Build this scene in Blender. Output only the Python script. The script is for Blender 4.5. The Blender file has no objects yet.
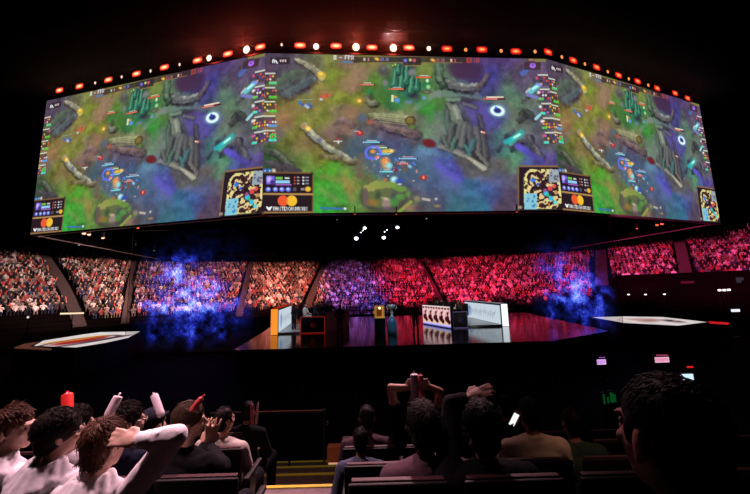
import bpy, bmesh, math, random
import numpy as np
from mathutils import Vector, Matrix, Euler, noise as mnoise
random.seed(7); rng = np.random.default_rng(7)
scn = bpy.context.scene
COL = scn.collection
PI = math.pi
HAZE = True
EYE = 4.0                      # eye height over the arena floor
PITCH, ROLL, FPX = 0.13383, -0.02743, 310.0

# ------------------------------------------------------------------ camera
_cp, _sp = math.cos(PITCH), math.sin(PITCH)
_f = Vector((0, _cp, _sp)); _u0 = Vector((0, -_sp, _cp)); _r0 = Vector((1, 0, 0))
_r = _r0 * math.cos(ROLL) + _u0 * math.sin(ROLL)
_u = -_r0 * math.sin(ROLL) + _u0 * math.cos(ROLL)
cam = bpy.data.cameras.new('camera'); camo = bpy.data.objects.new('camera', cam); COL.objects.link(camo)
cam.sensor_width = 36; cam.lens = 36 * FPX / 750; cam.clip_start = 0.02; cam.clip_end = 300
M = Matrix((_r, _u, -_f)).transposed().to_4x4(); M.translation = Vector((0, 0, EYE)); camo.matrix_world = M
scn.camera = camo

def ray(px, py):
    return (_r * ((px - 375) / FPX) + _u * (-(py - 247) / FPX) + _f)
def at_z(px, py, z):           # z is absolute
    r = ray(px, py); k = (z - EYE) / r.z
    return Vector((r.x * k, r.y * k, z))
def at_d(px, py, d):           # d = distance along y
    r = ray(px, py); k = d / r.y
    return Vector((r.x * k, d, EYE + r.z * k))
def to_px(p):
    v = Vector(p) - Vector((0, 0, EYE)); d = v.dot(_f)
    return 375 + FPX * v.dot(_r) / d, 247 - FPX * v.dot(_u) / d, d

# ------------------------------------------------------------------ helpers
def tag(o, label=None, cat=None, group=None, kind=None):
    if label: o['label'] = label
    if cat: o['category'] = cat
    if group: o['group'] = group
    if kind: o['kind'] = kind
    return o
def empty(name, loc=(0, 0, 0), rz=0.0):
    o = bpy.data.objects.new(name, None); COL.objects.link(o); o.location = loc; o.rotation_euler = (0, 0, rz); o.empty_display_size = .1
    return o
def link(name, me, mat=None, parent=None, smooth=False):
    o = bpy.data.objects.new(name, me); COL.objects.link(o)
    if mat and not me.materials: me.materials.append(mat)
    if parent: o.parent = parent
    if smooth:
        me.polygons.foreach_set('use_smooth', [True] * len(me.polygons))
    return o
def obj(name, bm, mat=None, parent=None, smooth=False):
    me = bpy.data.meshes.new(name); bm.to_mesh(me); bm.free()
    return link(name, me, mat, parent, smooth)
def BM(): return bmesh.new()
def box(bm, c, s, rz=0.0, bev=0.0, mtx=None):
    m = Matrix.Translation(c) @ Matrix.Rotation(rz, 4, 'Z') @ Matrix.Diagonal((s[0], s[1], s[2], 1))
    if mtx is not None: m = mtx @ m
    r = bmesh.ops.create_cube(bm, size=1, matrix=m)
    if bev:
        es = list({e for v in r['verts'] for e in v.link_edges})
        bmesh.ops.bevel(bm, geom=es, offset=bev, segments=2, affect='EDGES', profile=.5)
    return bm
def cyl(bm, p0, p1, r0, r1=None, n=12, caps=True):
    p0, p1 = Vector(p0), Vector(p1); r1 = r0 if r1 is None else r1
    d = p1 - p0; L = d.length
    if L < 1e-6: return bm
    m = Matrix.Translation((p0 + p1) / 2) @ d.to_track_quat('Z', 'Y').to_matrix().to_4x4()
    bmesh.ops.create_cone(bm, cap_ends=caps, segments=n, radius1=r0, radius2=r1, depth=L, matrix=m)
    return bm
def ell(bm, c, r, rot=None, n=12, m=8):
    mt = Matrix.Translation(c)
    if rot is not None: mt = mt @ (rot if isinstance(rot, Matrix) else Euler(rot).to_matrix().to_4x4())
    mt = mt @ Matrix.Diagonal((r[0], r[1], r[2], 1))
    bmesh.ops.create_uvsphere(bm, u_segments=n, v_segments=m, radius=1, matrix=mt)
    return bm
def limb(bm, pts, rad, n=12):
    for i in range(len(pts)):
        ell(bm, pts[i], (rad[i],) * 3, None, n, 8)
        if i: cyl(bm, pts[i - 1], pts[i], rad[i - 1], rad[i], n)
    return bm
def prism(bm, pts, z0, z1):
    lo = [bm.verts.new((p[0], p[1], z0)) for p in pts]; hi = [bm.verts.new((p[0], p[1], z1)) for p in pts]
    bm.faces.new(lo[::-1]); bm.faces.new(hi)
    n = len(pts)
    for i in range(n): bm.faces.new((lo[i], lo[(i + 1) % n], hi[(i + 1) % n], hi[i]))
    return bm

# ------------------------------------------------------------------ materials
def lin(c):
    return tuple((x / 12.92 if x <= .04045 else ((x + .055) / 1.055) ** 2.4) for x in [v / 255 for v in c[:3]])
MATS = {}
def mat(name, col, rough=.6, metal=0.0, noise=0.0, scale=20, bump=0.0, emit=None, es=0.0, spec=.5, sheen=0.0, aniso=False):
    if name in MATS: return MATS[name]
    m = bpy.data.materials.new(name); m.use_nodes = True; nt = m.node_tree; b = nt.nodes['Principled BSDF']
    b.inputs['Base Color'].default_value = (*col, 1); b.inputs['Roughness'].default_value = rough
    b.inputs['Metallic'].default_value = metal; b.inputs['Specular IOR Level'].default_value = spec
    if sheen: b.inputs['Sheen Weight'].default_value = sheen
    if noise or bump:
        tc = nt.nodes.new('ShaderNodeTexCoord'); n = nt.nodes.new('ShaderNodeTexNoise'); n.inputs['Scale'].default_value = scale
        n.inputs['Detail'].default_value = 4
        if aniso:
            mp = nt.nodes.new('ShaderNodeMapping'); mp.inputs['Scale'].default_value = (1, 1, .25)
            nt.links.new(tc.outputs['Object'], mp.inputs[0]); nt.links.new(mp.outputs[0], n.inputs['Vector'])
        else: nt.links.new(tc.outputs['Object'], n.inputs['Vector'])
        if noise:
            r = nt.nodes.new('ShaderNodeValToRGB'); nt.links.new(n.outputs['Fac'], r.inputs[0])
            r.color_ramp.elements[0].position = .3; r.color_ramp.elements[1].position = .7
            r.color_ramp.elements[0].color = (*[c * (1 - noise) for c in col], 1)
            r.color_ramp.elements[1].color = (*[min(1, c * (1 + noise)) for c in col], 1)
            nt.links.new(r.outputs[0], b.inputs['Base Color'])
        if bump:
            bp = nt.nodes.new('ShaderNodeBump'); bp.inputs['Strength'].default_value = bump; bp.inputs['Distance'].default_value = .01
            nt.links.new(n.outputs['Fac'], bp.inputs['Height']); nt.links.new(bp.outputs[0], b.inputs['Normal'])
    if emit is not None:
        b.inputs['Emission Color'].default_value = (*emit, 1); b.inputs['Emission Strength'].default_value = es
    MATS[name] = m
    return m
def emis(name, col, s):
    if name in MATS: return MATS[name]
    m = bpy.data.materials.new(name); m.use_nodes = True; nt = m.node_tree; nt.nodes.clear()
    e = nt.nodes.new('ShaderNodeEmission'); e.inputs[0].default_value = (*col, 1); e.inputs[1].default_value = s
    o = nt.nodes.new('ShaderNodeOutputMaterial'); nt.links.new(e.outputs[0], o.inputs[0]); MATS[name] = m
    return m
def picmat(name, s=1.0, trans=None):
    m = bpy.data.materials.new(name); m.use_nodes = True; nt = m.node_tree; nt.nodes.clear()
    a = nt.nodes.new('ShaderNodeAttribute'); a.attribute_name = 'Col'
    e = nt.nodes.new('ShaderNodeEmission'); nt.links.new(a.outputs['Color'], e.inputs[0]); e.inputs[1].default_value = s
    o = nt.nodes.new('ShaderNodeOutputMaterial')
    if trans is None: nt.links.new(e.outputs[0], o.inputs[0])
    else:
        t = nt.nodes.new('ShaderNodeBsdfTransparent'); t.inputs[0].default_value = (trans, trans, trans, 1)
        ad = nt.nodes.new('ShaderNodeAddShader'); nt.links.new(e.outputs[0], ad.inputs[0]); nt.links.new(t.outputs[0], ad.inputs[1])
        nt.links.new(ad.outputs[0], o.inputs[0])
    return m
BLACK = mat('black_steel', (.012, .012, .014), .45, .3)
MATTE = mat('black_cloth', (.01, .009, .01), .95)
CONC = mat('dark_concrete', (.05, .043, .042), .9, noise=.25, scale=6)
def colmat(name, rough=.85, sheen=0):
    m = bpy.data.materials.new(name); m.use_nodes = True; nt = m.node_tree; b = nt.nodes['Principled BSDF']
    a = nt.nodes.new('ShaderNodeAttribute'); a.attribute_name = 'Col'; nt.links.new(a.outputs['Color'], b.inputs['Base Color'])
    b.inputs['Roughness'].default_value = rough; b.inputs['Specular IOR Level'].default_value = .25
    return m

# ------------------------------------------------------------------ pictures shown by LED panels: painted as colours on a fine grid
class Canvas:
    def __init__(s, w, h, fx, fy, bg=(0, 0, 0)):
        u, v = np.meshgrid((np.arange(w)) / (w - 1), (np.arange(h)) / (h - 1))
        s.w, s.h, s.u, s.v = w, h, u, v
        s.X, s.Y = fx(u, v), fy(u, v)
        s.a = np.zeros((h, w, 3)) + np.array(bg) / 255
    def mix(s, mask, c):
        c = np.array(c, float) / 255 if not isinstance(c, np.ndarray) else c
        s.a += (c - s.a) * mask[..., None]
    def loc(s, cx, cy, ang):
        ca, sa = math.cos(ang), math.sin(ang); dx, dy = s.X - cx, s.Y - cy
        return dx * ca + dy * sa, -dx * sa + dy * ca
    def blob(s, cx, cy, rx, ry, c, al=1.0, ang=0.0, soft=1.0):
        x, y = s.loc(cx, cy, ang); q = np.sqrt((x / rx) ** 2 + (y / ry) ** 2)
        s.mix(np.clip((1 + soft * .5 - q) / soft, 0, 1) * al, c)
    def ring(s, cx, cy, rx, ry, w, c, al=1.0, ang=0.0):
        x, y = s.loc(cx, cy, ang); q = (np.sqrt((x / rx) ** 2 + (y / ry) ** 2) - 1) * min(rx, ry)
        s.mix(np.clip(1.5 - np.abs(q) / w, 0, 1) * al, c)
    def line(s, x0, y0, x1, y1, r, c, al=1.0, soft=.5, r1=None):
        r1 = r if r1 is None else r1
        dx, dy = x1 - x0, y1 - y0; t = np.clip(((s.X - x0) * dx + (s.Y - y0) * dy) / (dx * dx + dy * dy + 1e-9), 0, 1)
        d = np.hypot(s.X - x0 - t * dx, s.Y - y0 - t * dy); rr = r + (r1 - r) * t
        s.mix(np.clip((rr + soft - d) / (soft + 1e-9), 0, 1) * al, c)
    def rect(s, x0, y0, x1, y1, c, al=1.0, soft=.35):
        m = np.clip((s.X - x0) / soft + .5, 0, 1) * np.clip((x1 - s.X) / soft + .5, 0, 1) * np.clip((s.Y - y0) / soft + .5, 0, 1) * np.clip((y1 - s.Y) / soft + .5, 0, 1)
        s.mix(m * al, c)
    def noise(s, cell, seed, oct=3):
        r = np.random.default_rng(seed); out = np.zeros((s.h, s.w)); amp = 1; tot = 0
        for o in range(oct):
            gx = (s.X - s.X.min()) / cell; gy = (s.Y - s.Y.min()) / cell
            g = r.random((int(gy.max()) + 3, int(gx.max()) + 3)); ix, iy = gx.astype(int), gy.astype(int)
            fx, fy = gx - ix, gy - iy; fx = fx * fx * (3 - 2 * fx); fy = fy * fy * (3 - 2 * fy)
            out += amp * ((g[iy, ix] * (1 - fx) + g[iy, ix + 1] * fx) * (1 - fy) + (g[iy + 1, ix] * (1 - fx) + g[iy + 1, ix + 1] * fx) * fy)
            tot += amp; amp *= .55; cell = cell / 2
        return out / tot
    def text(s, x, y, txt, h, c, al=1.0, sp=.78, wd=.62):
        k = 0
        for ch in txt:
            g = FONT.get(ch)
            if g:
                cw = h * wd / 3; chh = h / 5
                for r_ in range(5):
                    for q in range(3):
                        if g[r_][q] == '1': s.rect(x + k + q * cw, y + r_ * chh, x + k + (q + 1) * cw, y + (r_ + 1) * chh, c, al, .25)
            k += h * sp * (1 if ch != ' ' else .7)
_F = """A 010101111101101 B 110101110101110 C 011100100100011 D 110101101101110 E 111100110100111 F 111100110100100 G 011100101101011 M 101111111101101 N 111101101101101
O 010101101101010 P 110101110100100 R 110101110101101 S 011100010001110 T 111010010010010 U 101101101101111 X 101101010101101 H 101101111101101 I 111010010010111 L 100100100100111
V 101101101101010 K 101101110101101 Y 101101010010010 0 111101101101111 1 010110010010111 2 110001010100111 3 110001010001110 4 101101111001001 5 111100110001110 7 111001010010010 8 111101111101111
@ 111101101100111 - 000000111000000 . 000000000000010 : 000010000010000"""
FONT = {}
_t = _F.split()
for i in range(0, len(_t), 2): FONT[_t[i]] = [_t[i + 1][k:k + 3] for k in range(0, 15, 3)]

def grid_mesh(name, img, quad):
    """quad: TL, TR, BL, BR points; colours (srgb 0..1) go on the grid's vertices"""
    h, w, _ = img.shape
    TL, TR, BL, BR = [np.array(q, float) for q in quad]
    u, v = np.meshgrid(np.arange(w) / (w - 1), np.arange(h) / (h - 1)); u = u[..., None]; v = v[..., None]
    P = (TL * (1 - u) + TR * u) * (1 - v) + (BL * (1 - u) + BR * u) * v
    idx = np.arange(w * h).reshape(h, w)
    F = np.stack([idx[:-1, :-1], idx[1:, :-1], idx[1:, 1:], idx[:-1, 1:]], -1).reshape(-1, 4)
    me = bpy.data.meshes.new(name); me.vertices.add(w * h); me.vertices.foreach_set('co', P.reshape(-1))
    me.loops.add(F.size); me.loops.foreach_set('vertex_index', F.reshape(-1).astype(np.int32))
    me.polygons.add(len(F)); me.polygons.foreach_set('loop_start', np.arange(0, F.size, 4, dtype=np.int32))
    me.update(calc_edges=True)
    c = np.clip(img.reshape(-1, 3), 0, 1); c = np.where(c <= .04045, c / 12.92, ((c + .055) / 1.055) ** 2.4)
    at = me.color_attributes.new('Col', 'FLOAT_COLOR', 'POINT')
    at.data.foreach_set('color', np.c_[c, np.ones(len(c))].astype(np.float32).reshape(-1))
    return me
# ================================================================== the game broadcast picture
def homog(src, dst):
    A = []; b = []
    for (u, v), (x, y) in zip(src, dst):
        A += [[u, v, 1, 0, 0, 0, -u * x, -v * x], [0, 0, 0, u, v, 1, -u * y, -v * y]]; b += [x, y]
    return np.append(np.linalg.solve(np.array(A, float), np.array(b, float)), 1).reshape(3, 3)
HM = homog([(0, 0), (1, 0), (0, 1), (1, 1)], [(265, 53), (546.5, 59.3), (262.3, 214.3), (562.8, 209.5)])
_den = lambda u, v: HM[2, 0] * u + HM[2, 1] * v + 1
C = Canvas(620, 348, lambda u, v: (HM[0, 0] * u + HM[0, 1] * v + HM[0, 2]) / _den(u, v), lambda u, v: (HM[1, 0] * u + HM[1, 1] * v + HM[1, 2]) / _den(u, v))
S = [  # terrain colour samples: x, y, r, g, b
 (270,60,82,60,88),(285,66,80,64,86),(300,66,88,80,92),(315,60,110,110,80),(330,58,128,130,70),(345,62,120,100,80),(290,78,84,98,86),(275,95,88,92,60),
 (300,88,84,90,98),(318,72,120,118,80),(333,74,116,134,48),(345,80,126,126,58),(360,74,140,118,92),(352,86,150,115,98),(338,94,124,134,52),(320,92,128,122,60),
 (300,100,120,128,52),(282,108,120,108,56),(370,62,122,134,60),(372,82,90,132,56),(388,70,90,110,70),(392,86,64,118,74),(405,70,62,92,84),(412,90,52,110,86),(380,98,80,128,56),
 (356,100,116,132,48),(366,108,96,110,72),(395,102,60,130,70),(425,70,110,128,66),(424,92,60,132,76),(436,84,76,120,72),(440,100,86,140,66),(430,108,60,144,56),
 (445,70,92,116,90),(450,92,96,124,106),(468,92,86,100,110),(462,66,78,46,88),(475,74,72,50,104),(486,66,76,56,112),(496,76,70,62,138),(505,64,84,56,116),(490,88,76,74,128),
 (510,90,84,116,94),(506,78,88,88,96),(520,72,92,70,106),(532,66,86,66,100),(524,86,92,84,110),(540,72,92,72,108),(545,90,96,80,108),(530,100,96,108,96),(515,104,92,128,96),
 (500,98,82,104,108),(488,104,60,70,100),(274,120,126,112,70),(286,122,158,114,82),(275,134,108,92,92),(290,134,120,120,56),(286,146,96,108,52),(300,116,122,126,56),
 (312,112,128,126,64),(326,118,124,130,58),(340,114,126,112,84),(335,128,118,94,92),(348,128,126,100,88),(352,114,148,112,84),(300,146,126,112,64),(316,150,116,108,58),(330,152,110,96,66),
 (345,142,92,88,74),(362,120,104,104,92),(364,136,84,92,104),(352,150,76,90,96),(370,128,100,84,86),(385,132,96,88,110),(400,136,92,78,104),(415,140,94,84,92),(420,126,100,110,90),
 (385,118,136,134,98),(405,116,132,134,96),(376,146,72,92,118),(390,146,76,90,122),(408,148,74,92,124),(424,152,88,124,150),(436,120,104,124,104),(430,130,96,130,94),(440,136,100,118,104),
 (444,148,76,96,136),(448,116,84,120,88),(458,110,84,92,100),(462,124,96,112,108),(458,140,76,84,96),(470,150,84,80,96),(476,108,84,64,124),(486,112,92,80,156),(478,122,86,74,140),
 (494,124,84,76,150),(500,112,72,76,130),(486,138,84,72,100),(492,150,72,80,104),(500,138,72,116,118),(508,128,92,120,100),(520,118,88,108,92),(532,118,84,92,104),(520,130,92,104,100),
 (514,146,76,124,118),(526,146,78,84,130),(536,138,90,90,104),(536,152,84,78,136),(550,120,92,92,100),(545,140,88,88,96),(506,150,76,124,112),(518,156,88,138,92),(528,160,78,96,140),
 (272,158,60,96,60),(286,162,84,92,58),(300,160,100,124,64),(310,166,108,146,62),(324,160,124,124,46),(330,168,72,166,46),(322,184,66,166,50),(318,198,60,166,56),(316,210,52,166,60),
 (336,190,74,160,56),(345,176,96,140,60),(352,184,134,134,66),(344,200,66,158,56),(354,200,96,146,66),(362,172,100,110,82),(372,166,84,100,104),(384,168,80,100,116),(366,182,96,130,66),
 (372,196,90,112,66),(400,172,76,92,114),(410,166,76,100,124),(412,180,76,90,112),(404,188,80,80,92),(420,192,88,84,104),(430,184,80,92,126),(428,170,76,104,124),(444,168,76,84,150),
 (456,176,80,76,160),(446,184,74,88,128),(440,198,80,84,110),(455,196,66,100,122),(430,206,80,84,94),(410,200,92,96,78),(460,206,64,108,120),(470,192,56,104,136),(484,188,66,96,152),
 (478,204,56,108,136),(494,196,70,84,136),(500,180,82,80,128),(506,196,84,68,100),(504,206,80,60,84),(512,180,88,80,96),(472,168,96,92,98),(484,172,104,98,92),(500,166,104,98,96),
 (512,164,92,116,96),(516,158,74,130,94),(530,162,72,84,150),(545,165,88,70,130),(470,160,88,84,84),(480,158,72,72,84)]
S = np.array(S, float)
num = np.zeros((C.h, C.w, 3)); den = np.zeros((C.h, C.w))
wx = C.X + 6 * (C.noise(14, 3) - .5); wy = C.Y + 6 * (C.noise(14, 4) - .5)
for q in S:
    w_ = np.exp(-((wx - q[0]) ** 2 + (wy - q[1]) ** 2) / (2 * 5.2 ** 2)) + 1e-9
    num += w_[..., None] * q[2:5]; den += w_
C.a = num / den[..., None] / 255
n1 = C.noise(7, 11, 4) - .5
C.a *= (1 + .6 * n1)[..., None]; n3 = C.noise(2.2, 14, 2) - .5; C.a *= (1 + .14 * n3)[..., None]
n2 = C.noise(4, 12, 3) - .5
C.a[..., 0] += .05 * n2; C.a[..., 1] -= .03 * n2
_WX = C.X + 3.4 * (C.noise(8, 21, 3) - .5) + 1.6 * (C.noise(2.6, 27, 2) - .5); _WY = C.Y + 3.4 * (C.noise(8, 22, 3) - .5) + 1.6 * (C.noise(2.6, 28, 2) - .5); _TX = C.noise(5, 23, 4); _OX, _OY = C.X, C.Y
def wl_(*a): C.X, C.Y = _WX, _WY; C.line(*a); C.X, C.Y = _OX, _OY
def wb_(*a): C.X, C.Y = _WX, _WY; C.blob(*a); C.X, C.Y = _OX, _OY
def rock(*a, **k):
    global _before
    before = C.a.copy(); C.X, C.Y = _WX, _WY; rock_(*a, **k); C.X, C.Y = _OX, _OY
    m = np.clip(np.abs(C.a - before).sum(2) * 6, 0, 1); C.a *= (1 + m * (_TX - .5) * .9)[..., None]
def rock_(pts, r0, r1, base=(112, 108, 96), dark=(44, 40, 48), lite=(170, 170, 140), al=.9):
    n = len(pts) - 1
    for i in range(n):
        a, b = pts[i], pts[i + 1]; ra = r0 + (r1 - r0) * i / n; rb = r0 + (r1 - r0) * (i + 1) / n
        C.line(a[0] + .8, a[1] + 2.0, b[0] + .8, b[1] + 2.0, ra, dark, al * .7, 2.2, rb)
    for i in range(n):
        a, b = pts[i], pts[i + 1]; ra = r0 + (r1 - r0) * i / n; rb = r0 + (r1 - r0) * (i + 1) / n
        C.line(a[0], a[1], b[0], b[1], ra * .85, base, al, 1.0, rb * .85)
        C.line(a[0] - .5, a[1] - ra * .45, b[0] - .5, b[1] - rb * .45, ra * .3, lite, al * .6, 1.2, rb * .3)
def spike(*a, **k): C.X, C.Y = _WX, _WY; spike_(*a, **k); C.X, C.Y = _OX, _OY
def spike_(x, y, h, w, c=(70, 116, 100), lc=(140, 170, 140)):
    C.line(x + 1, y + 1, x + 1, y - h + 2, w * 1.1, (34, 40, 44), .7, 1.2, .6)
    C.line(x, y, x, y - h, w, c, .9, .8, .4); C.line(x - w * .35, y - 1, x - w * .1, y - h + 1, w * .3, lc, .6, .8, .2)
# paths
for q in [(378, 64, 345, 84, 4, (158, 124, 100), .45, 5), (345, 84, 300, 106, 4.5, (146, 126, 84), .35, 6), (300, 106, 264, 128, 5, (156, 122, 86), .4, 6), (300, 150, 352, 112, 5, (130, 108, 86), .3, 6), (352, 112, 372, 108, 3, (150, 112, 86), .4, 4),
          (356, 150, 470, 196, 8, (78, 104, 138), .3, 9), (436, 120, 500, 180, 5, (88, 104, 112), .25, 6), (424, 66, 430, 92, 3, (112, 136, 62), .5, 4), (418, 108, 440, 92, 1.6, (140, 140, 150), .5, 2.4), (440, 94, 500, 102, 1.6, (112, 132, 124), .5, 3),
          (425, 90, 440, 96, 1.5, (130, 132, 140), .45, 2.4), (500, 104, 530, 128, 4, (124, 120, 104), .3, 6), (345, 172, 353, 200, 1, (164, 130, 80), .5, 4), (322, 176, 350, 182, 1, (152, 140, 76), .5, 4), (322, 190, 338, 202, .8, (150, 160, 96), .4, 3.5),
          (334, 165, 352, 176, 2, (96, 176, 60), .4, 4), (420, 156, 462, 190, 2, (104, 112, 168), .3, 6), (440, 166, 458, 180, 1.4, (104, 92, 210), .55, 4), (480, 178, 500, 182, 1, (110, 110, 170), .4, 4), (264, 140, 290, 128, 2, (112, 104, 104), .35, 5),
          (380, 92, 410, 108, 3, (70, 140, 60), .4, 5), (425, 100, 432, 120, 2.4, (60, 160, 56), .5, 4), (436, 122, 448, 146, 2.4, (124, 124, 112), .35, 4)]: wl_(*q)
# dark pool in the upper right and violet pool
C.blob(466, 70, 17, 9, (70, 38, 78), .8, .1, .5); C.blob(489, 78, 6, 11, (70, 62, 150), .45, .3, 1.2)
C.blob(480, 112, 14, 9, (92, 78, 158), .75, .5, .8); C.blob(470, 104, 9, 3.5, (76, 48, 110), .7, .2, .8)
# rocks
rock([(286, 92), (302, 84), (312, 78)], 7, 4.5, (84, 96, 102), (70, 48, 60), (104, 124, 108), .8)
rock([(276, 86), (292, 76), (304, 72)], 6, 5, (84, 100, 86), (72, 60, 74), (110, 130, 100), .6)
rock([(296, 60), (306, 64), (314, 69), (320, 74)], 1.3, 4.3, (140, 136, 112), (70, 62, 60), (196, 190, 160))
C.blob(322, 75.5, 4.6, 4, (206, 170, 70), 1, .5, .5); C.blob(321, 73.8, 2.4, 1.6, (250, 214, 90), 1, .3, .6); C.blob(322, 79, 2.6, 1.8, (190, 190, 120), .8)
rock([(304, 126), (310, 132), (318, 139), (328, 147), (340, 154), (352, 161)], 4.2, 2.6, (120, 122, 112), (62, 56, 40), (190, 188, 150))
C.blob(303.5, 126, 3, 3.6, (170, 140, 96), .9, 0, .5); C.blob(308.5, 129, 3, 2.6, (244, 190, 60), 1, 0, .7); C.blob(308.5, 129, 1.4, 1.3, (255, 240, 140), 1)
C.blob(320, 140.5, 2.5, 2.6, (96, 96, 124), .8)
rock([(372, 116), (384, 116), (398, 118), (410, 119)], 3.2, 4.6, (134, 132, 98), (70, 52, 60), (186, 190, 138))
rock([(376, 124), (390, 128), (404, 131), (418, 134)], 2.8, 3.8, (104, 84, 88), (52, 38, 60), (150, 126, 110), .8)
for k in range(5): C.line(374 + k * 1.5, 113.5 + k * 2, 404 + k, 116 + k * 2.3, .35, (170, 176, 134), .55, .5)
C.blob(411, 121, 3.6, 3, (120, 110, 40), .9); C.ring(411, 121, 4.6, 4, .8, (90, 60, 40), .8); C.blob(413, 127, 3, 2, (96, 140, 60), .8)
rock([(335, 124), (344, 120), (352, 124)], 2, 2.6, (118, 96, 100), (90, 66, 72), (146, 124, 118), .5)
rock([(444, 80), (452, 85), (464, 88), (476, 86)], 3.6, 3.4, (104, 104, 108), (40, 34, 44), (166, 172, 160))
rock([(439, 66), (440, 78), (443, 84)], 3.4, 3.4, (78, 112, 86), (34, 40, 36), (140, 160, 124), .8)
rock([(478, 88), (484, 82), (488, 74)], 2.4, 1.5, (96, 84, 84), (44, 32, 40), (130, 112, 96), .6)
for q in [(452, 112, 7, 11, (50, 48, 56), .85, 0, .5), (460, 128, 11, 14, (50, 46, 56), .85, .2, .5), (474, 142, 13, 14, (48, 44, 54), .85, .5, .5), (482, 158, 8, 10, (48, 42, 50), .8, .3, .5), (450, 142, 9, 7, (52, 50, 56), .8, .2, .6), (465, 100, 14, 2.4, (50, 44, 54), .7, .1, .8), (481, 122, 3, 9, (46, 40, 50), .7, -.3, .8)]: wb_(*q)
_rg = random.Random(5)
for q in [(449, 104, 455, 122, 1.8, (112, 128, 106)), (447, 112, 450, 130, 1.6, (84, 104, 92)), (455, 108, 461, 122, 2.8, (150, 162, 142)), (461, 122, 458, 138, 2.2, (96, 102, 98)), (453, 124, 450, 142, 2, (86, 96, 88)), (466, 124, 462, 146, 2.2, (104, 108, 104)), (470, 126, 472, 148, 2.0, (88, 90, 92)),
          (476, 128, 479, 150, 2.2, (100, 98, 98)), (483, 134, 486, 156, 1.8, (84, 82, 84)), (465, 104, 476, 108, 1, (96, 96, 100)), (441, 147, 456, 151, 1.6, (124, 124, 118)), (456, 151, 470, 158, 1.8, (134, 134, 124)), (470, 158, 484, 169, 1.7, (168, 166, 146)), (478, 152, 488, 164, 1.5, (110, 106, 100)),
          (466, 146, 470, 154, 1.5, (70, 120, 112)), (474, 140, 470, 150, 1.3, (66, 110, 116)), (456, 140, 452, 148, 1.3, (80, 124, 100)), (448, 100, 460, 100, 1.2, (110, 140, 112)), (480, 116, 484, 128, 1.2, (78, 72, 84)), (444, 136, 448, 146, 1.3, (96, 104, 96))]:
    wl_(q[0] + .8, q[1] + 1, q[2] + .8, q[3] + 1, q[4] + .4, (38, 38, 44), .4, 1.8); wl_(*q, .75, 1.8); wl_(q[0] - .5, q[1], q[2] - .5, q[3], q[4] * .3, tuple(min(255, c + 36) for c in q[5]), .4, 1.2)
for x, y, h, w in [(395, 84, 15, 2.6), (402, 86, 18, 3), (407, 82, 16, 2.6), (412, 92, 17, 3), (417, 88, 12, 2.4), (398, 72, 8, 2)]: spike(x, y, h, w, (46, 116, 90), (110, 190, 140))
for x, y in [(386, 83), (411, 73), (414, 72)]: C.blob(x, y, 2.6, 3, (132, 128, 132), .8)
C.blob(384, 71, 4.6, 4.6, (84, 74, 88), .85); C.blob(384, 68, 2, 2.4, (116, 110, 112), .8); C.blob(396, 64.5, 1, 1, (190, 230, 90)); C.blob(393.5, 65.5, .8, .8, (150, 220, 90))
C.blob(415, 96, 6, 3, (50, 42, 56), .7); C.blob(417, 99, 4, 3, (80, 66, 80), .5)
rock([(366, 98), (372, 103), (376, 102)], 3, 3, (104, 108, 90), (52, 46, 44), (150, 150, 120), .8)
C.blob(370, 92, 4.4, 3, (56, 140, 70), .9); C.blob(372, 97, 2.6, 4, (70, 62, 56), .7); C.blob(360, 101, 4.2, 3.6, (214, 160, 60), .8, 0, 1.6); C.blob(360, 101, 1.8, 1.6, (255, 214, 110), 1)
rock([(520, 118), (526, 112), (532, 116)], 3.4, 3, (60, 62, 66), (40, 36, 40), (90, 110, 84), .8)
rock([(512, 146), (520, 140), (530, 138), (534, 148), (540, 156)], 3, 4, (78, 76, 86), (42, 36, 52), (120, 120, 120), .8)
rock([(498, 148), (506, 136), (514, 132)], 1.4, 1.8, (66, 64, 84), (40, 38, 60), (90, 110, 110), .7)
rock([(532, 84), (528, 94), (524, 100)], 2.4, 2, (84, 84, 92), (50, 44, 60), (140, 150, 140), .5)
wl_(511, 141, 521, 134, 2.3, (60, 180, 168), .9, 2.4); C.line(513, 138.5, 520, 134.5, .9, (180, 255, 236), 1, .8)
C.line(506, 142, 512, 139, 1.6, (50, 190, 190), .8, 1.6); C.line(518, 146, 526, 151, 1.7, (104, 84, 220), .85, 2.4); C.line(526, 151, 542, 161, 1.7, (84, 72, 176), .7, 2.6)
C.line(531, 92, 539, 85, 1.8, (96, 214, 214), .9, 1.5); C.line(533, 89, 538, 86, .8, (200, 255, 250), .9, .7); C.line(528, 95, 538, 98, 1, (130, 130, 220), .8, 1.2)
C.line(527, 92, 530, 89, .8, (220, 220, 230), .7, .8); C.line(536, 119, 540, 115, 1, (170, 230, 230), .9, .8); C.line(523, 74, 527, 70, 1.8, (80, 120, 200), .7, 1.6)
C.blob(543, 122, 1.6, 1.6, (230, 70, 160), .8)
rock([(266, 150), (276, 153), (286, 160), (292, 168)], 2.6, 3.6, (80, 84, 76), (44, 40, 40), (110, 136, 96), .7)
rock([(268, 162), (280, 166), (298, 172)], 3, 3.6, (72, 62, 76), (60, 44, 56), (96, 92, 100), .6)
rock([(322, 156), (336, 158), (350, 162), (356, 160)], 2, 2, (116, 104, 84), (84, 66, 40), (150, 140, 110), .55)
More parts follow.
